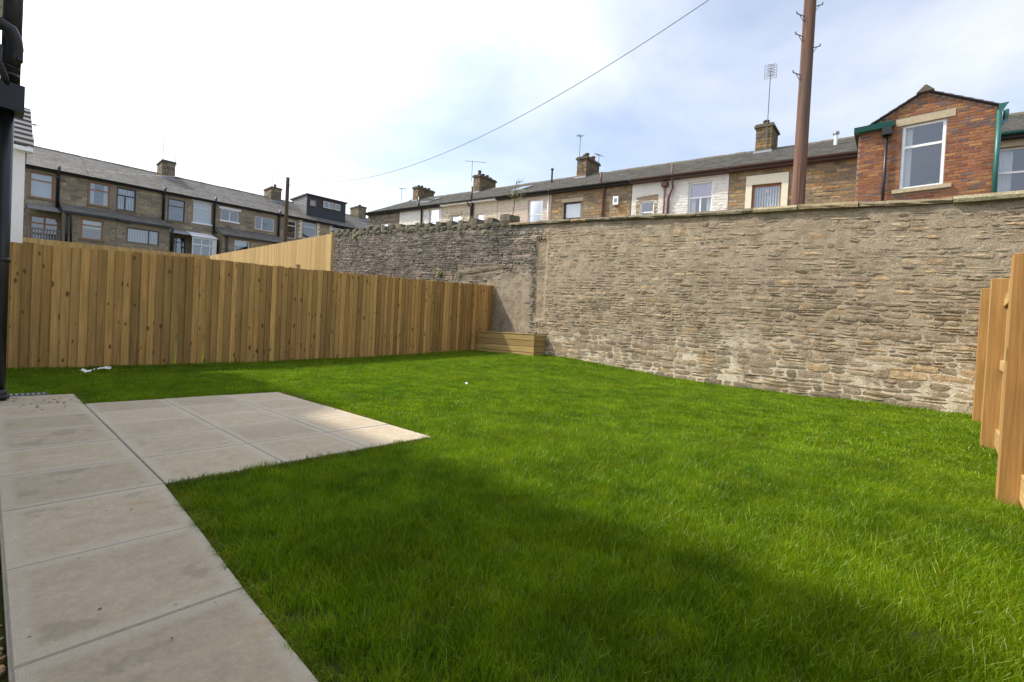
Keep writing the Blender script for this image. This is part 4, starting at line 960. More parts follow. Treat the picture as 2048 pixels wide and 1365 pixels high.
a0, ra0 = house_left(-4.3, 0.03, 'far terrace house half hidden by the white rendered house', [])
a1, ra1 = house_left(0.05, 4.35-.04, 'far stone terrace house with brown patio doors and two brown windows upstairs', [(1.62, 2.68, 7.88, 9.47, dict(fm=BR, trans=(.7,), sill=FS, sm=FS, blind='full', fw=.075)), (1.69, 3.0, 4.9, 6.76, dict(fm=BR, mull=(.5,), trans=(.75,), name='patio_door', fw=.09))])  # upstairs blind added to lighten the panes in place of reflected sky
a2, ra2 = house_left(4.33, 8.68, 'far stone terrace house with one brown and one dark window above a wide blind-covered window', [(4.36, 5.42, 7.99, 9.52, dict(fm=BR, trans=(.68,), blind='curt', sill=FS, sm=FS, fw=.075)), (5.78, 6.84, 7.94, 9.52, dict(fm=DB, trans=(.66,), low_mull=(.45,), blind='vert', sill=FS, sm=FS, fw=.08))])
a3, ra3 = house_left(8.70, 12.86-1.3, 'far terrace house with chimney, dark door and white conservatory porch', [(8.6+.12, 9.75, 7.78, 9.39, dict(fm=DB, trans=(.68,), sill=FS, sm=FS)), (10.3, 11.5, 7.92, 9.56, dict(fm=U, trans=(.7,), blind='full', sill=U, lintel=U)), (8.93, 9.88, 4.9, 6.58, dict(fm=DB, mull=(.4,), trans=(.8,), name='door'))])
a4, ra4 = house_left(11.58, 17.0, 'far terrace house with two white casement windows upstairs', [(12.15, 13.46, 8.44, 9.34, dict(fm=U, mull=(.5,), sill=U, lintel=U)), (14.7, 16.25, 8.18, 9.29, dict(fm=U, mull=(.36,), sill=SS))])
a5, ra5 = house_left(17.02, 23.6, 'far terrace house with a flat-roofed dark box dormer', [(17.35, 18.12, 7.85, 9.47, dict(fm=U, trans=(.7,), sill=FS, sm=FS)), (18.65, 19.98, 8.1, 9.7, dict(fm=U, trans=(.66,), sill=SS)), (21.5, 22.85, 8.3, 9.78, dict(fm=U, trans=(.66,), sill=SS))])
a6, ra6 = house_left(23.62, 29.4, 'farthest terrace house behind the corner of the two terraces', [])
# painted quoins beside the windows of the dormer house
q = MB()
for (a, b_) in ((18.62, 20.01), (21.47, 22.88)):
    for k in range(9):
        z = 8.05+k*.19; l = .16 if k % 2 else .28; q.box(a-l, a-.005, -.03, .03, z, z+.18, ML); q.box(b_+.005, b_+l, -.03, .03, z, z+.18, ML)
q.build('painted_quoins', MT['cream'], a5)
# lean-to outshuts
def outshut(t, s0, s1, ev, top, d, wins, label=None):
    def MO(s, dd, z): return (s, 42-d+dd, z+KL*s)
    holes = [w_[:4] for w_ in wins]
    facade(MO, s0, s1, 4.0, ev, holes, MT['fmortar'], 'outshut_wall', t); stonework(t, MO, s0, s1, 4.8, ev-.05, [(a-.08, b_+.08, c-.08, dd+.08) for a, b_, c, dd, k in wins], rl, PAL_FAR, MT['stone_far'], (.14, .24), (.25, .6), 'outshut_stonework')
    b = MB()
    for s in (s0, s1): b.poly([MO(s, 0, 4), MO(s, d, 4), MO(s, d, top-.03), MO(s, 0, ev-.03)])
    b.tint = True; b.ft = [(.2, .15, .1)]*len(b.f); b.build('outshut_side', MT['stone_far'], t, fix=False)
    r = roof(t, MO, s0-.05, s1+.05, ev, top, d-.01, MT['slate_far'], over=.15, name='outshut_roof', back=False); g = MB(); g.box(s0-.05, s1+.05, -.27, -.16, ev-.13, ev-.0, MO); g.build('gutter', MT['black'], r)
    for a, b_, c, dd, k in wins: window(t, MO, a, b_, c, dd, **k)
outshut(a1, 3.05, 5.55, 7.0, 7.75, 2, [(3.84, 4.90, 5.42, 6.70, dict(fm=BR, trans=(.7,), blind='top', sill=FS, sm=FS, fw=.08))])
outshut(a2, 5.56, 8.45, 6.97, 7.72, 2, [(6.1, 7.85, 5.54, 6.54, dict(fm=DB, mull=(.68,), blind='vert'))])
outshut(a4, 11.75, 16.45, 7.0, 7.9, 2, [(12.6, 13.65, 5.8, 6.74, dict(fm=U, trans=(), blind='top', sill=FS, sm=FS))])
# canopy over patio doors, balustrade, porch
q = MB(); q.add([ML(1.55, -.9, 7.0), ML(3.0, -.9, 7.0), ML(3.0, -.02, 7.4), ML(1.55, -.02, 7.4), ML(1.55, -.9, 7.06), ML(3.0, -.9, 7.06), ML(3.0, -.02, 7.46), ML(1.55, -.02, 7.46)], [(0, 3, 2, 1), (4, 5, 6, 7), (0, 1, 5, 4), (1, 2, 6, 5), (2, 3, 7, 6), (3, 0, 4, 7)]); q.build('door_canopy', MT['gclad'], a1)
bal = MB()
for k in range(16): s = 1.6+k*.13; bal.box(s, s+.06, -1.3, -1.26, 4.8, 5.85-(max(0, k-11)*.08), ML)
bal.box(1.55, 3.1, -1.32, -1.24, 5.75, 5.83, ML); bal.build('balustrade', MT['gclad'], a1)
q = MB(); q.add([ML(8.75, -.8, 6.75), ML(10.0, -.8, 6.75), ML(10.0, -.02, 7.05), ML(8.75, -.02, 7.05), ML(8.75, -.8, 6.79), ML(10.0, -.8, 6.79), ML(10.0, -.02, 7.09), ML(8.75, -.02, 7.09)], [(0, 3, 2, 1), (4, 5, 6, 7), (0, 1, 5, 4), (1, 2, 6, 5), (2, 3, 7, 6), (3, 0, 4, 7)]); q.build('door_canopy', MT['lead'], a3)
def MP(s, d, z): return (s, 40.6+d, z+KL*s)
q = MB()
for s in (10.0, 10.55, 11.1, 11.5): q.box(s-.03, s+.03, 0, .06, 4.5, 6.55, MP)
q.box(9.95, 11.55, -.01, .07, 6.5, 6.62, MP); q.box(9.95, 11.55, -.01, .07, 6.02, 6.10, MP); q.box(11.25, 11.55, -.02, .03, 4.5, 6.5, MP)
q.add([MP(9.9, -.1, 6.62), MP(11.6, -.1, 6.62), MP(11.6, 1.4, 7.1), MP(9.9, 1.4, 7.1), MP(9.9, -.1, 6.67), MP(11.6, -.1, 6.67), MP(11.6, 1.4, 7.15), MP(9.9, 1.4, 7.15)], [(0, 3, 2, 1), (4, 5, 6, 7), (0, 1, 5, 4), (1, 2, 6, 5), (2, 3, 7, 6), (3, 0, 4, 7)])
po = q.build('porch', MT['upvc'], a3); q = MB(); q.quad(MP(10.0, .03, 4.5), MP(11.25, .03, 4.5), MP(11.25, .03, 6.5), MP(10.0, .03, 6.5)); q.build('pane', MT['glass'], po, fix=False)
# downpipes
for t, s, z in ((a1, 2.88, 7.4), (a2, 8.42, 7.5), (a4, 11.68, 7.3), (a4, 16.58, 7.6)):
    q = MB(); q.box(s-.09, s+.09, -.2, -.02, 9.35, 9.62, ML); q.build('hopper', MT['black'], t)
    pipe(t, [ML(s, -.35, 10.05), ML(s, -.35, 9.7), ML(s, -.1, 9.4), ML(s, -.1, z)], .085, MT['black'])
pipe(a1, [ML(2.9, -.1, 7.4), ML(3.15, -2.15, 6.9), ML(3.2, -2.15, 4.6)], .07, MT['black']); pipe(a1, [ML(3.0, -2.2, 7.0), ML(3.35, -2.2, 6.7), ML(3.4, -2.2, 4.6)], .055, MT['black'])
pipe(a2, [ML(8.6, -2.2, 6.9), ML(8.55, -2.1, 6.6), ML(8.55, -2.1, 4.6)], .08, MT['black'])
pipe(a4, [ML(11.7, -.1, 7.4), ML(12.0, -2.15, 6.9), ML(12.05, -2.15, 4.6)], .075, MT['black'])
# chimneys
chimney(ra3, ML, 8.9, 9.75, 3.2, 4.9, 11.5, 12.85, rl, 0, 'stone_far', PAL_FAR); chimney(ra5, ML, 17.1, 18.0, 3.2, 4.9, 11.5, 12.75, rl, 2, 'stone_far', PAL_FAR); chimney(ra6, ML, 26.0, 26.9, 3.2, 4.9, 11.5, 12.9, rl, 2, 'stone_far', PAL_FAR)
# box dormer
dm = MB(); s0, s1, zb, ztp, df, dk = 19.35, 23.2, 10.25, 12.38, .8, 4.0
dm.box(s0, s1, df, df+.05, zb, ztp-.13, ML); dr_ = dm.build('dormer', MT['clad'], a5)
q = MB(); n = 9
for k in range(n): z = lerp(zb, ztp-.13, k/n); zz = lerp(zb, ztp-.13, (k+1)/n); q.add([ML(s0, df-.012, z), ML(s1, df-.012, z), ML(s1, df-.002, zz), ML(s0, df-.002, zz)], [(0, 1, 2, 3)])
q.build('cladding_boards', MT['clad'], dr_, fix=False)
for s, o in ((s0, -.02), (s1, .02)):
    q = MB(); n = 12
    for k in range(n):
        z = lerp(zb, ztp-.1, k/n); zz = lerp(zb, ztp-.1, (k+1)/n); q.quad(ML(s+o, df, z), ML(s+o, dk, z), ML(s+o*.3, dk, zz), ML(s+o*.3, df, zz))
    q.build('dormer_cheek', MT['gclad'], dr_, fix=False)
q = MB(); q.box(s0-.12, s1+.12, df-.14, dk+.3, ztp-.12, ztp, ML); q.build('dormer_roof', MT['fascia'], dr_)
for (a, b_, c, d, f_, mu) in ((19.6, 20.17, 11.3, 11.86, BR, ()), (20.9, 21.97, 11.4, 12.02, MT['cream'], (.5,)), (22.07, 22.6, 11.4, 12.02, MT['cream'], ())):
    def MD(s, dd, z): return ML(s, df-.09+dd, z)
    window(a5, MD, a, b_, c, d, f_, mull=mu, d0=.0, fw=.05)
    q = MB(); q.quad(MD(a, .072, c), MD(b_, .072, c), MD(b_, .072, d), MD(a, .072, d)); q.build('dormer_blind', MT['gclad'], a5, fix=False)

# ---------------------------------------------------------------- white rendered house at far left
wh = thing('rendered_house', (-2.5, 18.8, 1.5), 'white rendered house with dark tiled roof at the left behind the black pipe', 'house')
def MH(s, d, z): return (s, 17+d, z)
q = MB(); q.box(-6, .57, 0, 3.6, 1.0, 4.82, MH); q.poly([(.57, 17, 4.82), (.57, 20.6, 4.82), (.57, 18.8, 6.2)]); q.build('wall', MT['render'], wh, fix=False)
q = MB(); n = 8
for k in range(n):
    d1, d2, z1, z2 = lerp(-.25, 1.8, k/n), lerp(-.25, 1.8, (k+1)/n), lerp(4.95, 6.45, k/n), lerp(4.95, 6.45, (k+1)/n)
    q.add([MH(-6.2, d1, z1+.03), MH(.70, d1, z1+.03), MH(.70, d2+.03, z2), MH(-6.2, d2+.03, z2), MH(-6.2, d1, z1-.03), MH(.70, d1, z1-.03), MH(.70, d2+.03, z2-.05), MH(-6.2, d2+.03, z2-.05)], [(0, 1, 2, 3), (4, 5, 1, 0), (5, 6, 2, 1), (4, 7, 6, 5)])
q.quad(MH(-6.2, 1.8, 6.45), MH(.70, 1.8, 6.45), MH(.70, 3.85, 4.95), MH(-6.2, 3.85, 4.95))
q.build('roof', MT['tile'], wh, fix=False)
q = MB(); q.box(-6.2, .69, -.24, -.01, 4.80, 4.90, MH); q.build('soffit', MT['upvc'], wh)

# ---------------------------------------------------------------- the house beside the patio, unseen neighbours shaped to cast the shade, and its soil pipe
def own_house(y0, y1, wx, ex, ez, label):
    t = thing('garden_house', (wx-4, (y0+y1)/2, 0), label, 'house')
    q = MB(); q.box(wx-8, wx, y0, y1, -.3, ez-.12); q.build('wall', MT['render'], t)
    q = MB(); rz = ez+3.0; xm = wx-4
    q.add([(ex, y0, ez), (ex, y1, ez), (xm, y1, rz), (xm, y0, rz), (ex, y0, ez-.08), (ex, y1, ez-.08), (xm, y1, rz-.1), (xm, y0, rz-.1)], [(0, 1, 2, 3), (0, 4, 5, 1), (4, 7, 6, 5), (0, 3, 7, 4), (1, 5, 6, 2)])
    q.add([(2*xm-ex, y0, ez), (2*xm-ex, y1, ez), (xm, y1, rz), (xm, y0, rz)], [(0, 1, 2, 3)]); q.build('roof', MT['tile'], t, fix=False)
    q = MB(); y = y0+.1
    while y < y1: q.box(wx+.001, ex-.01, y, y+.14, ez-.2, ez-.085); y += .3
    q.build('rafter_feet', MT['cream'], t)
    return t
own_house(3.67, 9.2, 0.0, 0.12, 4.9, 'house beside the patio carrying the black soil pipe at the left edge')
own_house(9.21, 12.4, 0.0, 0.19, 6.1, 'added taller house up the slope past the black soil pipe, shaped for its shade')  # house added out of sight, eaves raised to widen the shade on the patio
own_house(-9, 3.66, -0.42, -0.12, 4.6, 'unseen lower white house with eaves above the gravel strip, shaped to shade the path')  # unseen behind the camera; lower eaves shaped to draw the shadow edge in
sp = thing('soil_pipe', (.08, 6.43, 0), 'black plastic soil pipe with rainwater box at the left edge of the patio', 'pipe')
PX, PY = .083, 6.43
def tubeo(name, pts, r, parent=sp, n=16): q = MB(); q.tube(pts, r, n); return q.build(name, MT['black'], parent, smooth=True)
tubeo('pipe_shaft', [(PX, PY, .0), (PX, PY, 2.72)], .055); tubeo('pipe_shaft', [(PX+.02, PY, 2.9), (PX+.03, PY, 5.0)], .064)
tubeo('collar', [(PX, PY, .0), (PX, PY, .10)], .066); tubeo('collar', [(PX+.005, PY, .012), (PX+.005, PY, .045)], .078)
tubeo('collar', [(PX+.014, PY, 3.02), (PX+.014, PY, 3.05)], .070); tubeo('collar', [(PX+.014, PY, 3.09), (PX+.014, PY, 3.12)], .070); tubeo('collar', [(PX, PY, 1.3), (PX, PY, 1.34)], .063)
q = MB(); q.box(-.03, .195, PY-.14, PY+.08, 2.69, 2.93); q.build('hopper_box', MT['black'], sp)
tubeo('branch_bend', [(-.05, PY-.1, 3.42), (.04, PY-.10, 3.44), (.09, PY-.09, 3.42), (.118, PY-.07, 3.36), (.128, PY-.05, 3.29), (.12, PY-.03, 3.2), (.11, PY-.02, 3.12)], .055)
q = MB(); q.box(.14, .178, PY-.09, PY-.03, 3.17, 3.23); q.build('bracket', MT['black'], sp)
tubeo('waste_pipe', [(-.03, PY-.2, 3.22), (.0, PY-.2, 3.24), (.03, PY-.2, 3.2), (.025, PY-.2, 3.08), (.065, PY-.17, 2.98), (.085, PY-.12, 2.9)], .02)
# slim light edge boards beside the pipe
gr = thing('drain_channel', (.28, 6.75, 0), 'grey slotted plastic drain channel by the foot of the black pipe', 'drain')
q = MB(); q.box(.10, .44, 6.66, 6.80, -.06, -.004); q.build('channel', MT['void'], gr)
for k in range(9): x = .10+k*.038; q = MB(); q.box(x, x+.02, 6.66, 6.80, -.003, .006); q.build('grate_bar', MT['grate'], gr)
q = MB(); q.box(.09, .45, 6.65, 6.664, -.05, .007); q.box(.09, .45, 6.796, 6.81, -.05, .007); q.build('rim', MT['grate'], gr)

# ---------------------------------------------------------------- gravel strip, debris, litter
gv = MB(); rg = random.Random(12)
protos = [rockbox(1, .8, .6, .10, rg, .3) for _ in range(8)]
for k in range(2600):
    x = rg.uniform(-.40, .046); y = rg.uniform(.2, 6.3) if k > 900 else rg.uniform(.3, 2.2)
    if y > 3.6 and x < 0.0: continue
    s_ = rg.uniform(.014, .030); a = rg.uniform(0, 6.3); ca, sa = math.cos(a)*s_, math.sin(a)*s_; tz = rg.uniform(-.3, .3); z = -.045+rg.uniform(0, .03)
    vs, fs = rg.choice(protos); gv.add([(x+v[0]*ca-v[1]*sa, y+v[0]*sa+v[1]*ca, z+v[2]*s_+v[0]*tz*s_) for v in vs], fs, rg.choice([(.34, .22, .09), (.42, .31, .16), (.25, .15, .07), (.48, .40, .27), (.30, .24, .16), (.38, .21, .08)]))
tag(gv.build('gravel', MT['gravel'], fix=False, smooth=True), 'tan river gravel strip along the left edge of the path', 'gravel', kind='stuff')
q = MB()
for k in range(38):
    x, y = (rg.uniform(.08, .6), rg.uniform(5.6, 6.5)) if k < 30 else (rg.uniform(.08, 2.2), rg.uniform(1.4, 5.6))
    if k >= 30 and y < 2.9: x = rg.uniform(.08, .5)
    s_ = rg.uniform(.006, .016) if k < 30 else rg.uniform(.003, .007); vs, fs = rg.choice(protos); a = rg.uniform(0, 6); q.add([(x+(v[0]*math.cos(a)-v[1]*math.sin(a))*s_*1.5, y+(v[0]*math.sin(a)+v[1]*math.cos(a))*s_, .004+v[2]*s_*.5) for v in vs], fs)
for k in range(14):
    a = rg.uniform(-.2, 2.0); x, y = PX+.06+.06*math.cos(a)*rg.uniform(.6, 1.6), PY-.06+.05*math.sin(a)-.06; q.poly([(x, y, .012), (x+rg.uniform(.01, .03), y+rg.uniform(-.02, .02), .03), (x+.01, y+.02, .015)])
tag(q.build('leaf_debris', MT['leafdeb'], fix=False), 'scattered brown leaf crumbs and grit on the paving', 'debris', kind='stuff')
def litter(label, x, y, L, W, seed, curl):
    rg_ = random.Random(seed); z0 = gz(x, y)+.052; q = MB(); n, m_ = 7, 4
    for i in range(n):
        for j in range(m_):
            u, v = i/(n-1)-.5, j/(m_-1)-.5
            q.v.append((x+u*L+rg_.uniform(-.008, .008)+v*.03, y+v*W+rg_.uniform(-.008, .008), z0+curl*abs(u)**1.5*.12*L/.17+rg_.uniform(0, .022)+(v+.5)*.02))
    q.f = [(i*m_+j, (i+1)*m_+j, (i+1)*m_+j+1, i*m_+j+1) for i in range(n-1) for j in range(m_-1)]
    tag(q.build('paper_scrap', MT['litter'], fix=False), label, 'litter', 'white litter on the lawn')
litter('crumpled white paper scrap on the lawn, nearer the patio of two by the fence', .92, 8.30, .13, .09, 1, .8)
litter('flatter white paper scrap on the lawn, closest to the shaded fence', 1.14, 8.72, .14, .07, 2, -.2)
litter('tiny white scrap lying alone in the sunlit middle of the lawn', 4.57, 4.77, .035, .03, 3, .3)

# ---------------------------------------------------------------- poles and wire
def upole(label, x, y, z0, z1, r0, r1, steps, lean=(0, 0), m='pole'):
    t = thing('utility_pole', (x, y, z0), label, 'pole', 'wooden telegraph poles in the back lane'); q = MB(); n = 10
    q.tube([(x+lean[0]*k/n, y+lean[1]*k/n, lerp(z0, z1, k/n)) for k in range(n+1)], [lerp(r0, r1, k/n) for k in range(n+1)], 20); q.build('shaft', MT[m], t, smooth=True)
    for (z, sd) in steps:
        k = (z-z0)/(z1-z0); cx, cy, r_ = x+lean[0]*k, y+lean[1]*k, lerp(r0, r1, k); d = Vector((Rv.x, Rv.y, 0)).normalized()*sd
        p0 = Vector((cx, cy, z))+d*(r_-.01); p1 = p0+d*.17+Vector((0, 0, .055)); q = MB(); q.tube([p0, p1], .011, 6); q.tube([p1-d*.012, p1+Vector((0, 0, .04))], .013, 6); q.tube([p0-Vector((0, 0, .13)), p0.lerp(p1, .6)], .007, 6); q.build('step_iron', MT['aerial'], t)
    return t
upole('tall brown wooden telegraph pole with step irons rising behind the stone wall', 11.38, 1.90, 2.4, 10.2, .132, .108, [(8.20, 1), (7.98, -1), (7.55, -1), (7.32, 1), (6.73, -1)])
upole('short distant telegraph pole in front of the far terrace', 11.95, 29.15, 4.3, 9.75, .115, .10, [(9.5, -1), (9.3, 1)], m='bark')
A = Vector((11.95, 29.15, 9.70)); B = Vector((11.40, 1.98, 9.90)); q = MB()
q.tube([A.lerp(B, k/40)-Vector((0, 0, 2.0*4*(k/40)*(1-k/40))) for k in range(41)], .010, 6)
tag(q.build('overhead_wire', MT['aerial']), 'single overhead cable sagging between the two telegraph poles', 'cable')
for k, (tgt, lb) in enumerate((((19, 27.5, 9.6), 'thin service cable from distant pole to the white painted house'), ((3.0, 42, 10.2), 'thin service cable from distant pole to the far terrace'))):
    B = Vector(tgt); q = MB(); q.tube([A.lerp(B, i/16)-Vector((0, 0, .25*4*(i/16)*(1-i/16))) for i in range(17)], .008, 5); tag(q.build('service_wire', MT['aerial']), lb, 'cable')

# ---------------------------------------------------------------- TV aerials
def aerial(label, base, h, ang, kind='yagi', L=.9, tilt=0.0):
    base = Vector(base); t = thing('tv_aerial', base, label, 'aerial', 'aerials on the chimneys'); q = MB(); top = base+Vector((0, 0, h)); q.tube([base, top], .018, 6); q.build('mast', MT['aerial'], t)
    d = Vector((math.cos(ang), math.sin(ang), tilt)).normalized(); e = Vector((-math.sin(ang), math.cos(ang), 0))
    if kind == 'yagi':
        q = MB(); a0_ = top-d*L*.35-Vector((0, 0, .05)); a1_ = a0_+d*L; q.tube([a0_, a1_], .012, 6)
        for k in range(9): p = a0_.lerp(a1_, (k+.3)/9); l = .16 if k > 1 else .26; q.tube([p-e*l, p+e*l], .007, 5)
        q.build('boom', MT['aerial'], t)
    else:
        q = MB(); w_, hh = .24, .30; c = top-Vector((0, 0, .1))
        for k in range(9): z = lerp(-hh, hh, k/8); q.tube([c+e*-w_+Vector((0, 0, z)), c+e*w_+Vector((0, 0, z))], .007, 5)
        for k in (-1, 1): q.tube([c+e*w_*k*.97+Vector((0, 0, -hh)), c+e*w_*k*.97+Vector((0, 0, hh))], .009, 5)
        q.build('reflector', MT['aerial'], t); q = MB()
        for zz in (-.22, -.07, .07, .22):
            for k in (-1, 1):
                p = c-d*.12+Vector((0, 0, zz)); q.tube([p, p+e*k*.14+Vector((0, 0, .05))], .008, 5); q.tube([p, p+e*k*.14-Vector((0, 0, .05))], .008, 5)
        q.tube([c-d*.12+Vector((0, 0, -.25)), c-d*.12+Vector((0, 0, .25))], .012, 5); q.build('bow_ties', MT['aerial'], t)
    return t
aerial('tall mast with a wire grid aerial on the chimney left of the big pole', MR(5.05, 3.25, 9.3), 3.4, R(20), 'grid')
aerial('thin mast with a small aerial on the chimney with red pots', MR(14.75, 3.2, 9.6), 1.95, R(150), 'yagi', .35)
aerial('short leaning aerial at the right of the chimney with red pots', MR(14.3, 4.6, 10.1), .75, R(60), 'yagi', .7, .6)
aerial('wide yagi aerial beside the chimney above the cream house', MR(23.7, 3.2, 9.9), 1.45, R(-45), 'yagi', 1.5)
aerial('faint small aerial above the end of the right terrace', MR(32.0, 3.2, 9.0), 1.3, R(-60), 'yagi', .6)
aerial('tall thin pole aerial on the chimney of the far left terrace', ML(8.95, 3.3, 12.7), 2.0, R(-20), 'yagi', .8)
aerial('low aerial at the right of the far left chimney', ML(9.9, 3.9, 12.8), .85, R(-10), 'yagi', 1.4)
aerial('yagi aerial above the distant short pole', ML(17.2, 3.3, 12.6), 2.0, R(-15), 'yagi', 1.3)
aerial('thin whip mast beside the white house roof', ML(1.9, 3.8, 11.9), 1.6, R(80), 'yagi', .3)

# ---------------------------------------------------------------- sapling and wall plants
def leaf(q, p, rng, s_):
    a, e = rng.uniform(0, 6.3), rng.uniform(-.7, .7); d = Vector((math.cos(a)*math.cos(e), math.sin(a)*math.cos(e), math.sin(e))); n_ = d.orthogonal().normalized()*s_*.32
    q.poly([p, p+d*s_*.5+n_, p+d*s_, p+d*s_*.5-n_])
rs = random.Random(8)
sap = thing('sapling_tree', (10.62, 9.42, 3.6), 'thin leafy sapling growing behind the wall by the pinkish cream house', 'tree')
tr = MB(); cr = MB(); stem = [Vector((10.62, 9.42, 3.6)), Vector((10.60, 9.40, 4.4)), Vector((10.62, 9.36, 4.9)), Vector((10.56, 9.30, 5.3)), Vector((10.6, 9.28, 5.62))]
tr.tube(stem, [.018, .015, .011, .008, .004], 7)
for k in range(9):
    t = rs.uniform(.45, 1.0); i = min(3, int(t*4)); p = stem[i].lerp(stem[i+1], t*4-i); e = p+Vector((rs.uniform(-.25, .25), rs.uniform(-.25, .25), rs.uniform(.05, .3))); tr.tube([p, e], [.006, .003], 5)
    for j in range(16): leaf(cr, p.lerp(e, rs.uniform(.3, 1.1))+Vector((rs.gauss(0, .03), rs.gauss(0, .03), rs.gauss(0, .03))), rs, rs.uniform(.045, .09))
tr.build('trunk', MT['bark'], sap); cr.build('crown', MT['leaf'], sap, fix=False)
sp2 = thing('buddleia_shrub', (11.0, 12.3, 4.0), 'low sprig of leaves behind the upright coping stones', 'shrub'); tr = MB(); cr = MB()
for k in range(6):
    p = Vector((11.0, 12.3, 4.2)); e = p+Vector((rs.uniform(-.2, .2), rs.uniform(-.7, .7), rs.uniform(.5, .95))); tr.tube([p, e], [.012, .004], 5)
    for j in range(22): leaf(cr, p.lerp(e, rs.uniform(.5, 1.05))+Vector((rs.gauss(0, .05), rs.gauss(0, .05), rs.gauss(0, .04))), rs, rs.uniform(.05, .1))
tr.build('trunk', MT['bark'], sp2); cr.build('crown', MT['leaf'], sp2, fix=False)
for (y, z, n, sz, lb) in ((12.45, 2.85, 70, .10, 'green fern tuft in the wall just above the knotty fence'), (11.4, 4.18, 40, .06, 'dark moss tuft under the upright coping'), (10.05, 4.0, 36, .055, 'small weed under the upright coping near the flat flags'), (19.2, 4.9, 40, .12, 'yellowing weed high on the sooty wall by the side fence'), (7.7, 2.9, 24, .05, 'tiny weed growing in the straight joint of the wall')):
    w_ = thing('wall_plant', MW(y, -.03, z), lb, 'plant', 'weeds rooted in the wall'); cr = MB()
    for j in range(n): leaf(cr, Vector(MW(y+rs.gauss(0, sz*.6), -.05-abs(rs.gauss(0, sz*.4)), z+rs.gauss(0, sz*.6))), rs, rs.uniform(.5, 1)*sz)
    cr.build('foliage', MT['leaf'], w_, fix=False)

# ---------------------------------------------------------------- grass
rgz = random.Random(31)
def tuft(name, n, size, hmin, hmax, wd):
    b = MB(); b.tint = True
    for _ in range(n):
        x, y = rgz.uniform(-size, size), rgz.uniform(-size, size); h = rgz.uniform(hmin, hmax)*(1.0 if rgz.random() < .85 else 1.25); a = rgz.uniform(0, 6.283); ln = abs(rgz.gauss(.3, .42))*h; la = rgz.uniform(0, 6.283)
        if rgz.random() < .02: h *= 1.7; ln = h*rgz.uniform(.5, 1.0)
        dx, dy = math.cos(a)*wd*.5*rgz.uniform(.7, 1.3), math.sin(a)*wd*.5; lx, ly = math.cos(la)*ln, math.sin(la)*ln
        k = rgz.uniform(.6, 1.38); t = (k, k*rgz.uniform(.94, 1.06), k*.95)
        if rgz.random() < .05: t = (1.6, 1.05, 2.4)
        elif rgz.random() < .10: t = (1.25, 1.12, 1.0)
        i = len(b.v); b.v += [(x-dx, y-dy, 0), (x+dx, y+dy, 0), (x+dx*.85+lx*.35, y+dy*.85+ly*.35, h*.58), (x-dx*.85+lx*.35, y-dy*.85+ly*.35, h*.58), (x+lx, y+ly, h*.97)]
        b.f += [(i, i+1, i+2, i+3), (i+3, i+2, i+4)]; b.ft += [t, t]
    me_o = b.build(name, MT['grass'], fix=False, origin=(0, 0, 0)); COL.objects.unlink(me_o); return me_o
near_t = [tuft('grass_tuft_near', 230, .07, .020, .050, .0023) for _ in range(6)]
far_t = [tuft('grass_tuft_far', 230, .115, .018, .036, .0048) for _ in range(4)]
def lawn_ok(x, y, e=0.0):
    if x > wallx(y)-.02 or y > YF-.03: return False
    if y < pl(x, [(1.75, -.44), (9.3, -.87)]): return False
    if x > 9.42 and y > 7.36: return False
    if y < 6.66+e and x < (px(y) if y < 2.885 else .634)+e: return False
    if 2.875-e < y < 5.895+e and x < 2.41+e and x > .5: return False
    if y >= 6.6 and x < .06: return False
    if y > 6.62 and y < 6.83 and x < .47: return False
    return x > 0.0
def gn_scatter(name, tufts, pts):
    me = bpy.data.meshes.new(name); me.from_pydata([p[:3] for p in pts], [], [])
    for an, ty, i in (('rz', 'FLOAT', 3), ('sc', 'FLOAT', 4), ('ix', 'INT', 5)):
        at = me.attributes.new(an, ty, 'POINT'); at.data.foreach_set('value', [p[i] for p in pts])
    o = bpy.data.objects.new(name, me); COL.objects.link(o); me.materials.append(MT['grass'])
    g = bpy.data.node_groups.new(name, 'GeometryNodeTree'); g.interface.new_socket('Geometry', in_out='INPUT', socket_type='NodeSocketGeometry'); g.interface.new_socket('Geometry', in_out='OUTPUT', socket_type='NodeSocketGeometry')
    gi, go = g.nodes.new('NodeGroupInput'), g.nodes.new('NodeGroupOutput'); iop = g.nodes.new('GeometryNodeInstanceOnPoints'); gtg = g.nodes.new('GeometryNodeGeometryToInstance')
    for tf in reversed(tufts):
        oi = g.nodes.new('GeometryNodeObjectInfo'); oi.inputs['Object'].default_value = tf; g.links.new(oi.outputs['Geometry'], gtg.inputs[0])
    def at(n, ty): a = g.nodes.new('GeometryNodeInputNamedAttribute'); a.data_type = ty; a.inputs['Name'].default_value = n; return a.outputs['Attribute']
    cb = g.nodes.new('ShaderNodeCombineXYZ'); g.links.new(at('rz', 'FLOAT'), cb.inputs[2])
    g.links.new(gi.outputs[0], iop.inputs['Points']); g.links.new(gtg.outputs[0], iop.inputs['Instance']); iop.inputs['Pick Instance'].default_value = True
    g.links.new(at('ix', 'INT'), iop.inputs['Instance Index']); g.links.new(cb.outputs[0], iop.inputs['Rotation']); g.links.new(at('sc', 'FLOAT'), iop.inputs['Scale']); g.links.new(iop.outputs[0], go.inputs[0])
    md = o.modifiers.new('scatter', 'NODES'); md.node_group = g
    return o
ptsn, ptsf = [], []
def gbase(x, y): return soil_z(x, y)+.001
st = .074; x = .3
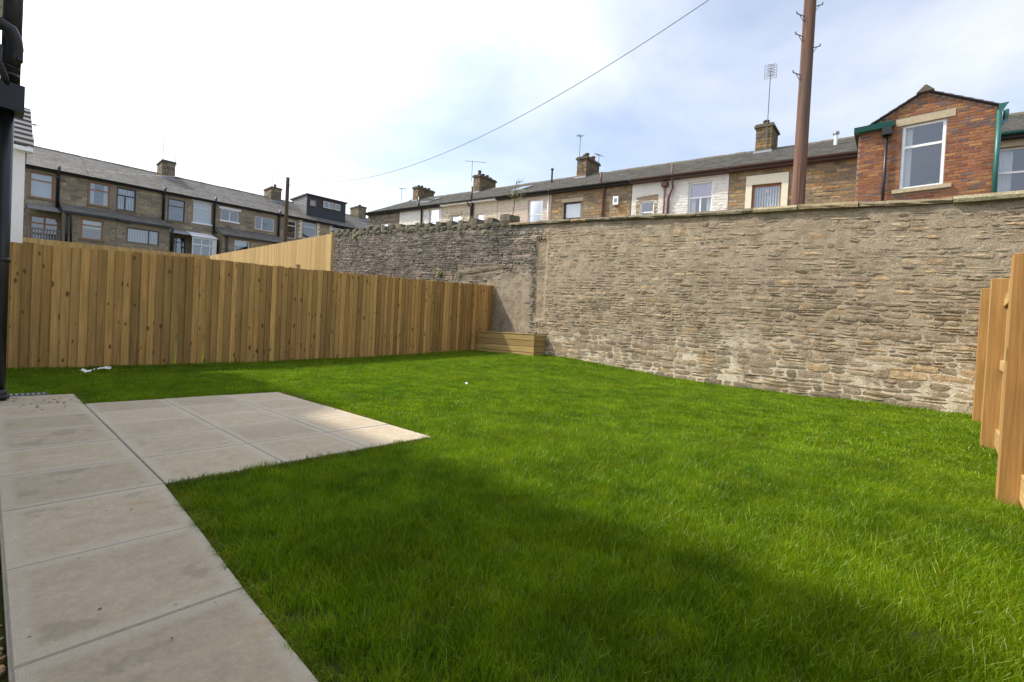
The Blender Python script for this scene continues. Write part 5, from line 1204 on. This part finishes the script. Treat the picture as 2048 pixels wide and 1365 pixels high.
while x < 5.2:
    y = -.75
    while y < 5.6:
        xx, yy_ = x+rgz.uniform(-st*.6, st*.6), y+rgz.uniform(-st*.6, st*.6); d = math.hypot(xx, yy_)
        if d < 4.6 and lawn_ok(xx, yy_, .055): ptsn.append((xx, yy_, gbase(xx, yy_), rgz.uniform(0, 6.28), rgz.uniform(.8, 1.2)*(1.0+.22*noise.noise(Vector((xx*1.3, yy_*1.3, 0)))), rgz.randrange(6)))
        y += st
    x += st
st = .125; x = 0
while x < 10.3:
    y = -.9
    while y < 9.55:
        xx, yy_ = x+rgz.uniform(-st*.6, st*.6), y+rgz.uniform(-st*.6, st*.6); d = math.hypot(xx, yy_)
        if d > 3.9 and lawn_ok(xx, yy_, .10): ptsf.append((xx, yy_, gbase(xx, yy_), rgz.uniform(0, 6.28), rgz.uniform(.8, 1.2)*(1+.3*noise.noise(Vector((xx*1.2, yy_*1.2, 0))))*(1.35 if yy_ > YF-.2 else 1)*(1.6*rgz.uniform(.6, 1.2) if xx > wallx(yy_)-.16 else 1), rgz.randrange(4)))
        y += st
    x += st
# shaggy half-dry fringe along the cut edges of the turf
def fringe(name, n):
    b = MB(); b.tint = True
    for _ in range(n):
        x, y = rgz.uniform(-.05, .05), rgz.uniform(.004, .05); h = rgz.uniform(.02, .06); ln = rgz.uniform(.1, 1.3)*h; la = rgz.gauss(-1.57, .8)
        a = rgz.uniform(0, 6.28); wd = .0024; dx, dy = math.cos(a)*wd*.5, math.sin(a)*wd*.5; lx, ly = math.cos(la)*ln, math.sin(la)*ln; zt_ = h*max(.25, 1-.5*(ln/h)**2)
        k = rgz.uniform(.6, 1.1); t = (k, k, k) if rgz.random() < .62 else (1.7*k, 1.0*k, 3.2*k)
        i = len(b.v); b.v += [(x-dx, y-dy, 0), (x+dx, y+dy, 0), (x+dx*.85+lx*.4, y+dy*.85+ly*.4, h*.6), (x-dx*.85+lx*.4, y-dy*.85+ly*.4, h*.6), (x+lx, y+ly, zt_)]
        b.f += [(i, i+1, i+2, i+3), (i+3, i+2, i+4)]; b.ft += [t, t]
    o_ = b.build(name, MT['grass'], fix=False, origin=(0, 0, 0)); COL.objects.unlink(o_); return o_
fr_t = [fringe('grass_fringe', 90) for _ in range(4)]; ptse = []
def edge(x0, y0, x1, y1, rot):
    L = math.hypot(x1-x0, y1-y0); n = int(L/.045)
    for k in range(n):
        t = (k+rgz.uniform(-.3, .3))/n; x, y = lerp(x0, x1, t), lerp(y0, y1, t)
        ptse.append((x, y, -.022+rgz.uniform(-.006, .004), rot+rgz.uniform(-.15, .15), rgz.uniform(.55, 1.25), rgz.randrange(4)))
for (ya, yb_) in ((0, 1.03), (1.03, 1.58), (1.58, 2.21), (2.21, 2.87)): edge(px(ya)+.004, ya, px(yb_)+.004, yb_, R(-90))
edge(.65, 2.880, 2.40, 2.880, R(180)); edge(2.41, 2.9, 2.41, 5.88, R(-90)); edge(.64, 5.892, 2.40, 5.892, 0); edge(.638, 5.9, .638, 6.63, R(-90)); edge(.47, 6.645, .63, 6.645, 0)
for (xa, ya), (xb, yb_) in zip([(-.0, 9.52), (5, 9.52)], [(5, 9.52), (9.4, 9.52)]):
    pass
tag(gn_scatter('grass_fringe', fr_t, ptse), 'half-dry fringe of grass along the cut turf edge by the paving', 'grass', kind='stuff')
go1 = gn_scatter('grass', near_t, ptsn); tag(go1, 'long shaggy green lawn grass near the path and in the shade', 'grass', kind='stuff')
go2 = gn_scatter('grass', far_t, ptsf); tag(go2, 'bright green mown lawn grass reaching to fence and wall', 'grass', kind='stuff')
ptsb = [(rgz.uniform(0, 9.5), rgz.uniform(9.7, 11.5), 0, rgz.uniform(0, 6.28), rgz.uniform(.9, 1.4), rgz.randrange(4)) for _ in range(900)]
ptsb = [(a, b_, nz(a, b_), d, e, f_) for a, b_, c, d, e, f_ in ptsb]
tag(gn_scatter('grass', far_t, ptsb), 'sunlit grass of the next garden glimpsed through fence gaps', 'grass', kind='stuff')
